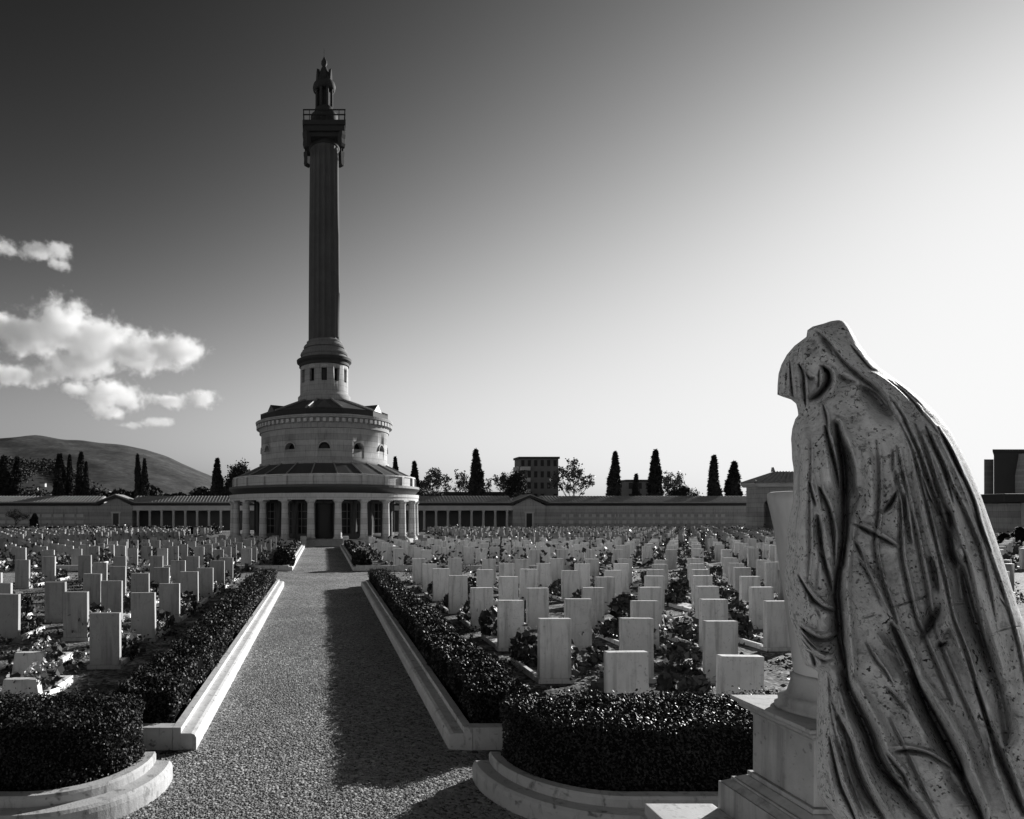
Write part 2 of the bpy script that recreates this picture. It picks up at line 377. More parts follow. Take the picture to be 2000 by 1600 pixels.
# ------------------------------------------------------------------ hedges
def hedge(name, poly, z0, z1, nleaf, size, label, lump=.03, cat='hedge', group=None, ymax=None):
    """clipped hedge over a ground polygon: dark twig core and a skin of small leaves"""
    P = np.array(poly, float); n = len(P); mb = MB()
    cen = P.mean(0); Q = cen+(P-cen)*(1-.05/np.maximum(.4, np.linalg.norm(P-cen, axis=1)))[:, None]
    mb.prism([tuple(q) for q in Q], 'z', z0, z1-.05)
    core = mb.mesh(name+'_core', M['hedge_core'])
    pts = []; nrm = []
    A = P; B = np.roll(P, -1, 0); e = np.linalg.norm(B-A, axis=1); per = e.sum(); h = z1-z0
    x, y = P[:, 0], P[:, 1]; area = abs(.5*np.sum(x*np.roll(y, -1)-np.roll(x, -1)*y))
    ns = int(nleaf*per*h/(per*h+area)); nt_ = nleaf-ns
    k = rng.choice(n, ns, p=e/per); t = rng.random(ns)[:, None]; q = A[k]*(1-t)+B[k]*t
    sgn = 1 if np.sum(x*np.roll(y, -1)-np.roll(x, -1)*y) > 0 else -1
    d = (B[k]-A[k])/e[k][:, None]; nn = np.stack([d[:, 1], -d[:, 0]], 1)*sgn
    zz = z0+h*rng.random(ns); off = rng.uniform(-.06, .03, ns)+lump*np.sin(q[:, 0]*7+zz*9)*np.sin(q[:, 1]*6)
    q = q+nn*off[:, None]
    pts.append(np.column_stack([q, zz])); nrm.append(np.column_stack([nn, np.full(ns, .3)]))
    # top: rejection sampling
    got = []
    lo, hi_ = P.min(0), P.max(0)
    while sum(len(g) for g in got) < nt_:
        c = rng.uniform(lo, hi_, (4*nt_, 2)); ins = np.zeros(len(c), bool); j = n-1
        for i in range(n):
            cr = ((P[i, 1] > c[:, 1]) != (P[j, 1] > c[:, 1])) & (c[:, 0] < (P[j, 0]-P[i, 0])*(c[:, 1]-P[i, 1])/(P[j, 1]-P[i, 1]+1e-12)+P[i, 0]); ins ^= cr; j = i
        got.append(c[ins])
    c = np.concatenate(got)[:nt_]
    zt = z1+rng.uniform(-.06, .03, nt_)+lump*np.sin(c[:, 0]*6+1)*np.sin(c[:, 1]*7)+np.where(rng.random(nt_) < .05, rng.uniform(.02, .085, nt_), 0)
    pts.append(np.column_stack([c, zt])); nrm.append(np.tile([0, 0, 1.], (nt_, 1)))
    V, Qd = leaf_quads(np.concatenate(pts), size, nrm=np.concatenate(nrm)*.7)
    me = raw_mesh(name, V, Qd, [M['leaf'], M['hedge_core']])
    bmx = bmesh.new(); bmx.from_mesh(me); nb = len(bmx.faces); bmx.from_mesh(core)
    bmx.faces.ensure_lookup_table()
    for f in bmx.faces[nb:]: f.material_index = 1
    bmx.to_mesh(me); bmx.free()
    return tag(link(name, me), label, cat, group)

def planter_hedge(side):
    cx, cy, a, b = 2.75, 6.62, .87, .76
    poly = [(cx-a*math.cos(t), cy-b*math.sin(t)) for t in np.linspace(-.05, math.pi/2, 14)]+[(6.2, cy-b), (6.2, cy+.3), (2.0, cy+.3)]
    if side < 0: poly = [(-x, y) for x, y in poly][::-1]
    hedge('clipped_hedge', poly, .2, .86, 60000, .018, f"dense clipped hedge with round end in the {'left' if side < 0 else 'right'} curved planter", group='clipped hedges in the planters')
planter_hedge(1); planter_hedge(-1)
def path_hedge(side, y0, y1, n, size, wh):
    xs = [(1.85, y0), (2.45, y0), (2.45, y1), (1.85, y1)]
    if wh == 'near':   # slightly wandering edge
        k = 14; ys = np.linspace(y0, y1, k)
        xs = [(1.84+.05*math.sin(i*1.9), ys[i]) for i in range(k)]+[(2.5+.06*math.sin(i*1.3+1), ys[i]) for i in range(k)][::-1]
    poly = [(side*x, y) for x, y in xs]
    hedge('path_hedge', poly, .02, .65 if wh == 'near' else .6, n, size, f"long low dark hedge behind the kerb on the {'left' if side < 0 else 'right'} of the {wh} path stretch", lump=.05, group='low hedges along the path')
for sd in (1, -1):
    path_hedge(sd, 7.85, 24.9, 80000, .027, 'near'); path_hedge(sd, 32, 54, 9000, .08, 'far')
def far_hedge(x0, x1, y, lab):
    hedge('boundary_hedge', [(x0, y), (x1, y), (x1, y+.9), (x0, y+.9)], .0, 1.0, 5000, .16, lab, lump=.1)
far_hedge(-62, -15, 92, 'low dark hedge crossing the left grave field before the long wall')

# ------------------------------------------------------------------ graves
def slab_mesh(wd, ht, th, m='marble', name='headstone'):
    mb = MB(); mb.box(-wd/2, wd/2, 0, th, .07, ht); me = mb.mesh(name, M[m], bevel=.008)
    b = bmesh.new(); b.from_mesh(me); t = MB().box(-wd/2-.035, wd/2+.035, -.04, th+.05, 0, .075).mesh('p', M[m], bevel=.006); b.from_mesh(t); b.to_mesh(me); b.free(); return me
HEAD = [slab_mesh(.534+random.uniform(-.012, .012), 1.04+random.uniform(-.02, .02), .12) for _ in range(6)]
HEAD_DARK = [slab_mesh(.534+random.uniform(-.012, .012), 1.04+random.uniform(-.02, .02), .12, 'marble_dark') for _ in range(6)]
def border_mesh(ln, wd=.62, planted=True):
    mb = MB()
    mb.box(-wd/2, -wd/2+.07, .18, .18+ln, 0, .11); mb.box(wd/2-.07, wd/2, .18, .18+ln, 0, .11); mb.box(-wd/2+.07, wd/2-.07, .18+ln-.07, .18+ln, 0, .108)
    return mb.mesh('grave_border', M['marble'], bevel=.006)
BORD = [border_mesh(1.25), border_mesh(1.15, .6), border_mesh(1.3, .66)]
def ledger_mesh():
    return MB().box(-.27, .27, .2, 1.35, 0, .10).mesh('ledger_slab', M['marble'], bevel=.01)
LEDG = ledger_mesh()
def bouquet_meshes(k):
    r = np.random.default_rng(50+k)
    n = 90; P = r.normal(size=(n, 3))*[.15, .15, .10]+[0, 0, .22]; P[:, 2] = np.maximum(P[:, 2], .03)
    V, Q = leaf_quads(P, .075, .5, r); fol = raw_mesh('foliage', V, Q, M['plant'])
    c = r.normal(size=(12+3*k, 3))*[.14, .14, .07]+[0, 0, .33]
    P = np.repeat(c, 9, 0)+r.normal(size=(len(c)*9, 3))*.018
    V, Q = leaf_quads(P, .042, .4, r, 1.1)
    return fol, raw_mesh('blossoms', V, Q, M['blossom'])
BOUQ = [bouquet_meshes(k) for k in range(5)]
def bush_mesh(k):
    r = np.random.default_rng(80+k); n = 160; P = r.normal(size=(n, 3)); P = P/np.linalg.norm(P, axis=1)[:, None]*r.uniform(.5, 1, (n, 1))**.5*[.24, .24, .24]+[0, 0, .22]
    V, Q = leaf_quads(P, .09, .3, r); return raw_mesh('grave_shrub', V, Q, M['plant'])
BUSH = [bush_mesh(k) for k in range(3)]

PX = lambda x, y: x/y*F+VX
PY = lambda z, y: VY-(z-EYE)/y*F
cand = []
def field(side, rows, x0, dx, x1, plot):
    for r, y in enumerate(rows):
        k = 0; x = x0
        while x < x1:
            px = PX(side*x, y)
            if -25 < px < 2025: cand.append((y, side*x, r, k, plot, side))
            k += 1; x += dx
field(1, [8.13+2.5*i for i in range(8)], 3.87, 1.385, 30, 'near right')
field(-1, [14.1+2.5*i for i in range(6)], 3.97, 1.48, 20, 'near left')
cand.append((11.6, -3.95, -1, 0, 'near left', -1))
field(1, [32.8+2.5*i for i in range(9)], 3.9, 1.4, 70, 'middle right')
field(-1, [32.8+2.5*i for i in range(9)], 3.9, 1.45, 32, 'middle left')
field(1, [58+2.5*i for i in range(16)], 15.5, 1.42, 120, 'far right')
field(-1, [58+2.5*i for i in range(13)], 15.5, 1.45, 62, 'far left')
field(-1, [94.5+2.2*i for i in range(2)], 15.5, 1.45, 62, 'far left')
cand.sort(key=lambda c: (c[0], abs(c[1])))
hidden = lambda px, py: (1560 < px < 1925)
singles = []; rest = []
for c in cand:
    y, x, r, k, plot, side = c
    px = PX(x, y)
    if hidden(px, 0) or (px > 1535 and y < 31):
        if y > 20: rest.append(c)
        continue
    if not (y < 15) and rng.random() < .11: continue
    (singles if len(singles) < 290 else rest).append(c)
used = set()
for (y, x, r, k, plot, side) in singles:
    jx, jy = rng.normal(0, .02), rng.normal(0, .03)
    row = 'front' if r == (-1 if plot == 'near left' else 0) else ORD[(r+2 if plot == 'near left' else r+1)]
    col = 'nearest the path' if k == 0 else ORD[k+1]+' from the path'
    if plot == 'near left' and r == -1: lab = 'pale marble gravestone standing alone in the front row of the near left plot'
    else: lab = f'pale marble gravestone {col} in the {row} row of the {plot} plot'
    root = empty('gravestone', (x+jx, y+jy, 0), lab, 'gravestone', 'pale gravestones in straight rows', rz=rng.normal(0, .012))
    sc = rng.uniform(.95, 1.05); root.scale = (1, 1, sc)
    root.rotation_euler.x = rng.normal(0, .014); root.rotation_euler.y = rng.normal(0, .006)
    link('headstone', (HEAD if side > 0 else HEAD_DARK)[rng.integers(6)], root)
    if y < 40:
        link('grave_border' , BORD[rng.integers(3)], root) if rng.random() < .75 else link('ledger_slab', LEDG, root)
    nb = 0
    if y < 31 and rng.random() < .8:
        b = BOUQ[rng.integers(5)]; o = empty('flower_bouquet', (x+rng.uniform(-.15, .3), y+rng.uniform(.3, .8), .02), f'flowers on the grave {col}, {row} row, {plot} plot', 'flowers', 'flower clumps on the graves', rz=rng.uniform(0, 6))
        o.scale = [rng.uniform(.7, 1.35)]*3
        link('foliage', b[0], o); link('blossoms', b[1], o)
    if y < 31 and rng.random() < .75:
        o = link('grave_shrub', BUSH[rng.integers(3)], None, (x+rng.uniform(-.2, .25), y+rng.uniform(.7, 1.4), .0)); o.scale = [rng.uniform(.8, 1.5)]*3; o.rotation_euler.z = rng.uniform(0, 6)
        tag(o, f'dark shrub on the grave {col}, {row} row, {plot} plot', 'shrub', 'small shrubs on the graves')
def mass():
    V = []; Q = []; base = np.array([(0,0,0),(1,0,0),(1,1,0),(0,1,0),(0,0,1),(1,0,1),(1,1,1),(0,1,1)], float)
    f = np.array([(0,3,2,1),(4,5,6,7),(0,1,5,4),(1,2,6,5),(2,3,7,6),(3,0,4,7)])
    for i, (y, x, *_) in enumerate(rest):
        s = np.array([rng.uniform(.5, .58), .12, rng.uniform(.95, 1.1)])
        V.append((base-[.5, 0, 0])*s+[x+rng.normal(0, .04), y+rng.normal(0, .05), 0]); Q.append(f+8*i)
    tag(link('gravestones', raw_mesh('gravestones', np.concatenate(V), np.concatenate(Q), M['marble_dark'])), 'countless pale gravestones filling the distant plots before the long walls', 'gravestones', kind='stuff')
    pts = []
    for (y, x, *_) in [c for c in rest+singles if c[0] > 31]:
        for _ in range(rng.integers(1, 4)):
            c = np.array([x+rng.uniform(-.6, .7), y+rng.uniform(-1.3, 1.2), 0]); h_ = rng.uniform(.18, .5); pts.append(c+np.column_stack([rng.normal(size=(24, 2))*.2, np.abs(rng.normal(size=24))*h_+.03]))
    P = np.concatenate(pts); V, Qd = leaf_quads(P, .17, .3)
    mi = (rng.random(len(Qd)) < .13).astype(int)
    tag(link('grave_planting', raw_mesh('grave_planting', V, Qd, [M['plant'], M['blossom']], mi=mi)), 'dark plants and pale flowers between the distant gravestones', 'plants', kind='stuff')
mass()
def ground_cover():
    pts = []
    for side, ys in ((1, 8.13), (-1, 9.1)):
        for _ in range(340):
            y = rng.uniform(ys, 33); x = side*rng.uniform(2.7, 3+y*.95)
            if side < 0 and y < 13 and x > -4.6: continue
            k = rng.integers(14, 60); sp = rng.uniform(.08, .3); hh = rng.uniform(.05, .22)
            pts.append(np.column_stack([x+rng.normal(size=k)*sp*1.3, y+rng.normal(size=k)*sp, np.abs(rng.normal(size=k))*hh*.6+.015]))
    P = np.concatenate(pts); V, Q = leaf_quads(P, .06, .5); mi = (rng.random(len(Q)) < .06).astype(int)
    tag(link('ground_cover', raw_mesh('ground_cover', V, Q, [M['plant'], M['blossom']], mi=mi)), 'dark low plants creeping over the earth between the near graves', 'plants', kind='stuff')
ground_cover()
def low_tomb(x, y, lab):
    root = empty('low_tomb', (x, y, 0), lab, 'tomb')
    MB().prism([(-.30, 0), (.30, 0), (.24, .40), (-.24, .40)], 'y', 0, .14).build('tablet', M['marble'], root, bevel=.008)
    MB().box(.2, .29, .145, 1.25, 0, .15).box(-.29, -.2, .145, 1.25, 0, .15).box(-.2, .2, 1.16, 1.25, 0, .148).build('grave_border', M['marble'], root, bevel=.006)
    b = BOUQ[2]; o = empty('flower_bouquet', (x+.12, y+.45, .02), 'pale flower clump behind the '+lab.split(' on ')[0], 'flowers', 'flower clumps on the graves'); o.scale = (1.2,)*3
    link('foliage', b[0], o); link('blossoms', b[1], o)
low_tomb(-5.1, 11.1, 'low pale tomb tablet on bare ground left of the lone gravestone')
low_tomb(-4.4, 9.3, 'low pale tomb tablet half hidden by the clipped hedge')

# ------------------------------------------------------------------ rotunda and column
def tower():
    root = empty('lighthouse_column', (.17, 67, 0), 'tall stone memorial column with lantern on a round colonnaded temple', 'monument')
    P = lambda mb, n, m, bevel=0, par=root: mb.build(n, M[m], par, bevel=bevel)
    # stylobate and steps
    P(MB().lathe([(10.1, 0), (10.1, .25), (9.95, .25), (9.95, .5), (8.2, .5)], 72, smooth=False, cap=False), 'stylobate', 'tower_pale')
    mb = MB()
    for k in range(4): mb.box(-1.6, 1.6, -11.2+.3*k, -9.7, .0+.001*k, .16*(k+1)-.02)
    P(mb, 'entrance_steps', 'tower_drum')
    mb = MB().box(-2.1, -1.603, -11.3, -9.9, 0, .9).box(1.603, 2.1, -11.3, -9.9, 0, .9)
    P(mb, 'step_pier', 'tower_pale', .03)
    # columns
    cm = MB().box(-.42, .42, -.42, .42, .5, .62).lathe([(.40, .62), (.43, .68), (.40, .76), (.36, .80), (.35, .84), (.345, 1.6), (.30, 3.75), (.31, 3.78), (.31, 3.83), (.33, 3.86), (.42, 3.99), (.42, 4.02)], 18).box(-.44, .44, -.44, .44, 4.02, 4.15).mesh('column', M['tower_pale'])
    for k in range(24):
        a = R_(7.5+15*k); o = link('column', cm, root, (9.4*math.sin(a), -9.4*math.cos(a), 0)); o.rotation_euler.z = a
    # inner wall (cella) with dark bays
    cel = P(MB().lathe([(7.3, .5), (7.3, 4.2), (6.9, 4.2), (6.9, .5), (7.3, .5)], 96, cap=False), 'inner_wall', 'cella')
    cc = MB()
    for k in range(24):
        a = R_(15*k); wd = .62 if k else .8
        q = [(-wd, 6.7), (wd, 6.7), (wd, 7.5), (-wd, 7.5)]
        zz = (1.0 if k else .52, 3.85)
        vs = [(x*math.cos(a)+y*math.sin(a), x*math.sin(a)-y*math.cos(a), z) for z in zz for x, y in q]
        cc.add(vs, [(0,1,2,3),(7,6,5,4),(0,4,5,1),(1,5,6,2),(2,6,7,3),(3,7,4,0)])
    co = link('cut', cc.mesh('cut', M['tower_drum'])); co.location = root.location; 
    bpy.context.view_layer.update(); cut(cel, co)
    P(MB().lathe([(6.88, .5), (6.88, 4.2)], 96, cap=False), 'dark_glazing', 'glass_dark')
    gm = MB()
    for x in (-.31, .31): gm.box(x-.03, x+.03, -.04, .04, 1.0, 3.85)
    for z in (1.7, 2.4, 3.1): gm.box(-.62, -.343, -.035, .035, z-.03, z+.03).box(-.277, .277, -.035, .035, z-.03, z+.03).box(.343, .62, -.035, .035, z-.03, z+.03)
    gme = gm.mesh('window_grille', M['iron_grey'])
    for k in range(1, 24):
        a = R_(15*k); o = link('window_grille', gme, root, (7.1*math.sin(a), -7.1*math.cos(a), 0)); o.rotation_euler.z = a
    # entablature, eave, attic
    P(MB().lathe([(8.95, 4.15), (9.75, 4.15), (9.75, 4.42), (9.8, 4.42), (9.8, 4.72), (9.85, 4.75), (8.95, 4.75)], 96, smooth=False, cap=False), 'entablature', 'tower_pale')
    P(MB().lathe([(8.9, 4.16), (7.25, 4.19)], 72, cap=False), 'portico_ceiling', 'tower_drum')
    P(MB().lathe([(9.4, 4.75), (9.6, 5.0), (9.85, 5.3), (9.85, 5.52), (9.3, 5.55)], 96, smooth=False, cap=False), 'eave_cornice', 'lead')
    P(MB().lathe([(9.35, 5.5), (9.35, 6.35), (9.45, 6.38), (9.45, 6.5), (8.9, 6.55)], 96, smooth=False, cap=False), 'attic_parapet', 'tower_pale')
    pm = MB().box(-.2, .2, -.12, .12, 5.53, 6.37).mesh('parapet_pier', M['tower_pale'])
    for k in range(24):
        a = R_(7.5+15*k); o = link('parapet_pier', pm, root, (9.4*math.sin(a), -9.4*math.cos(a), 0)); o.rotation_euler.z = a
    rf = P(MB().lathe([(9.1, 6.5), (6.55, 7.75)], 48, smooth=False, cap=False), 'lower_roof', 'lead')
    rb = MB()
    for k in range(24):
        a = R_(7.5+15*k); A = (9.1*math.sin(a), -9.1*math.cos(a), 6.56); B = (6.57*math.sin(a), -6.57*math.cos(a), 7.8); rb.tube([A, B], .07, 4, False)
    rb.build('roof_rib', M['lead_rib'], rf)
    # drum with lunettes
    dr = P(MB().lathe([(6.56, 7.4), (6.75, 7.4), (6.75, 7.95), (6.56, 8.0), (6.56, 10.95), (6.66, 11.0), (5.9, 11.0), (5.9, 7.4), (6.56, 7.4)], 120, cap=False), 'drum_wall', 'tower_drum')
    cc = MB(); gl = MB()
    for k in range(12):
        a = R_(30*k)
        arc = [(-.56, 9.05), (.56, 9.05)]+[(.56*math.cos(t), 9.05+.62*math.sin(t)) for t in np.linspace(.12, math.pi-.12, 12)]
        def W(x, y, z): return (x*math.cos(a)+y*math.sin(a), x*math.sin(a)-y*math.cos(a), z)
        n = len(arc); vs = [W(x, 5.5, z) for x, z in arc]+[W(x, 7.2, z) for x, z in arc]
        cc.add(vs, [tuple(range(n)), tuple(range(n, 2*n))[::-1]]+[(i, n+i, n+(i+1) % n, (i+1) % n) for i in range(n)])
        x0 = .66; frame = [(x0*math.cos(t), 9.05+.74*math.sin(t)) for t in np.linspace(0, math.pi, 14)]
        inn = [(.56*math.cos(t), 9.05+.62*math.sin(t)) for t in np.linspace(0, math.pi, 14)]
        for i in range(13):
            q = [frame[i], frame[i+1], inn[i+1], inn[i]]
            vs = [W(x, 6.5, z) for x, z in q]+[W(x, 6.62, z) for x, z in q]
            gl.add(vs, [(0,1,2,3),(7,6,5,4),(0,4,5,1),(1,5,6,2),(2,6,7,3),(3,7,4,0)])
    co = link('cut', cc.mesh('cut', M['tower_drum'])); co.location = root.location; bpy.context.view_layer.update(); cut(dr, co)
    gl.build('lunette_surround', M['tower_drum'], dr)
    P(MB().lathe([(5.88, 8.5), (5.88, 10.5)], 64, cap=False), 'lunette_glazing', 'glass_dark')
    P(MB().lathe([(6.6, 11.0), (6.75, 11.05), (6.75, 11.45), (6.8, 11.5), (6.8, 11.9), (7.1, 12.0), (7.15, 12.25), (6.9, 12.3), (6.3, 12.3)], 120, smooth=False, cap=False), 'drum_cornice', 'tower_drum')
    dm = MB()
    for k in range(72):
        a = R_(5*k); ca, sa = math.cos(a), math.sin(a)
        vs = [(x*ca+y*sa, x*sa-y*ca, z) for z in (11.55, 11.9) for x, y in ((-.16, 6.78), (.16, 6.78), (.16, 7.06), (-.16, 7.06))]
        dm.add(vs, [(0,1,2,3),(7,6,5,4),(0,4,5,1),(1,5,6,2),(2,6,7,3),(3,7,4,0)])
    P(dm, 'dentil_course', 'tower_pale')
    P(MB().lathe([(6.72, 12.28), (6.72, 12.9), (6.2, 12.95)], 12, smooth=False, cap=False, a0=R_(15), a1=R_(375)), 'blocking_course', 'tower_dark')
    r2 = P(MB().lathe([(6.75, 12.85), (2.5, 14.5)], 12, smooth=False, cap=False, a0=R_(15), a1=R_(375)), 'upper_roof', 'lead')
    rb = MB()
    for k in range(12):
        a = R_(15+30*k); rb.tube([(6.7*math.sin(a), -6.7*math.cos(a), 12.93), (2.5*math.sin(a), -2.5*math.cos(a), 14.58)], .11, 4, False)
    rb.build('roof_rib', M['lead_rib'], r2)
    # gabled dormer on the front of the roof
    for a in (0, R_(60), R_(-60)):
        dmb = MB(); tri = [(-1.0, 12.9), (1.0, 12.9), (0, 13.75)]
        vs = [(x*math.cos(a)+y*math.sin(a), x*math.sin(a)-y*math.cos(a), z) for y in (6.2, 3.6) for x, z in tri]
        dmb.add(vs, [(0,1,2),(5,4,3),(0,3,4,1),(1,4,5,2),(2,5,3,0)]); dmb.build('roof_dormer', M['lead'], r2)
    # pedestal drum with windows
    pd = P(MB().lathe([(2.75, 14.2), (2.75, 15.0), (2.62, 15.1), (2.52, 15.3), (2.5, 18.1), (2.1, 18.1), (2.1, 14.2), (2.75, 14.2)], 72, cap=False), 'pedestal_drum', 'tower_drum')
    cc = MB()
    for k in range(12):
        a = R_(30*k); q = [(-.27, 1.9), (.27, 1.9), (.27, 3.0), (-.27, 3.0)]
        vs = [(x*math.cos(a)+y*math.sin(a), x*math.sin(a)-y*math.cos(a), z) for z in (16.35, 17.65) for x, y in q]
        cc.add(vs, [(0,1,2,3),(7,6,5,4),(0,4,5,1),(1,5,6,2),(2,6,7,3),(3,7,4,0)])
    co = link('cut', cc.mesh('cut', M['tower_drum'])); co.location = root.location; bpy.context.view_layer.update(); cut(pd, co)
    P(MB().lathe([(2.08, 15.6), (2.08, 18.0)], 40, cap=False), 'pedestal_glazing', 'glass_dark')
    P(MB().lathe([(2.5, 18.1), (2.62, 18.15), (2.62, 18.4), (2.85, 18.6), (2.88, 18.85), (2.4, 18.95)], 72, smooth=False, cap=False), 'pedestal_cornice', 'tower_dark')
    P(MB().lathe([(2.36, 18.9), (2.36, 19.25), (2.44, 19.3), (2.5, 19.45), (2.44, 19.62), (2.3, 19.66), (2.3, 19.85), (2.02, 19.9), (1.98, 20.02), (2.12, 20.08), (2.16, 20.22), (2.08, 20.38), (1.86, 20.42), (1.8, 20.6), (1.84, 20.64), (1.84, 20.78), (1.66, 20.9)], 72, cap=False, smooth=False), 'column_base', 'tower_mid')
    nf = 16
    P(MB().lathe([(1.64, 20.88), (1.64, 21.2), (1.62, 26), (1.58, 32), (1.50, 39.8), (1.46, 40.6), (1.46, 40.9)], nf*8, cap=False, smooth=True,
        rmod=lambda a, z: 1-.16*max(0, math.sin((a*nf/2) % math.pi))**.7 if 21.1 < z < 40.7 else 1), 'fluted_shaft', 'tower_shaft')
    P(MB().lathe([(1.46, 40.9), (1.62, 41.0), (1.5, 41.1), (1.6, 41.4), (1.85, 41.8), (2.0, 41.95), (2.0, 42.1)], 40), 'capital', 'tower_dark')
    P(MB().box(-2.2, 2.2, -2.2, 2.2, 42.3, 42.8).box(-2.08, 2.08, -2.08, 2.08, 41.75, 42.298).box(-1.85, 1.85, -1.85, 1.85, 41.3, 41.748), 'gallery_platform', 'tower_dark', .05)
    br = MB().prism([(-.3, 41.75), (-.26, 41.0), (-.22, 40.4), (-.1, 40.2), (.2, 40.2), (.3, 40.5), (.26, 41.0), (.34, 41.4), (.34, 41.75)], 'y', -.3, .3).mesh('corner_bracket', M['tower_dark'], .03)
    for k in range(4):
        a = R_(45+90*k); o = link('corner_bracket', br, root, (2.5*math.cos(a), 2.5*math.sin(a), 0)); o.rotation_euler.z = a
    rl = MB()
    for k in range(4):
        for t in np.linspace(-2.1, 2.1, 8)[:-1]:
            p = [(t, -2.1), (2.1, t), (-t, 2.1), (-2.1, -t)][k]; rl.box(p[0]-.035, p[0]+.035, p[1]-.035, p[1]+.035, 42.78, 43.8)
    for z in (43.3, 43.8):
        rl.box(-2.16, 2.16, -2.15, -2.05, z, z+.09).box(-2.16, 2.16, 2.05, 2.15, z, z+.09).box(-2.15, -2.05, -2.05, 2.05, z, z+.09).box(2.05, 2.15, -2.05, 2.05, z, z+.09)
    P(rl, 'gallery_railing', 'iron')
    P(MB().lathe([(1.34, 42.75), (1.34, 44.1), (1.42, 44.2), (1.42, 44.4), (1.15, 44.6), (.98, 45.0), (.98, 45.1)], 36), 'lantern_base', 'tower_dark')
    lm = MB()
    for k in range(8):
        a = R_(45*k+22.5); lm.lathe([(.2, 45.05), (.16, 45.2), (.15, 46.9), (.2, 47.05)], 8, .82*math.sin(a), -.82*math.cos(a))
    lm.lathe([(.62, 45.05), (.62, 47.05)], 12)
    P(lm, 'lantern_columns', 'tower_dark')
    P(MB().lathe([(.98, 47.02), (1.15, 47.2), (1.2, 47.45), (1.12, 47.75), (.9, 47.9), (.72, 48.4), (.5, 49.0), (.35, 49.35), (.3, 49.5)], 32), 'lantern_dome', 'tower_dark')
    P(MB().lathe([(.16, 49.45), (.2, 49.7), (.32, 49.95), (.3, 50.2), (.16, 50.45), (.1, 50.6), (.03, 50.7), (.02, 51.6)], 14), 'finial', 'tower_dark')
    am = MB().prism([(-.22, 48.0), (.22, 48.0), (.1, 48.9), (0, 49.2), (-.1, 48.9)], 'y', -.15, .15).mesh('dome_ornament', M['tower_dark'])
    for k in range(6):
        a = R_(60*k); o = link('dome_ornament', am, root, (.72*math.sin(a), -.72*math.cos(a), 0)); o.rotation_euler.z = a
tower()

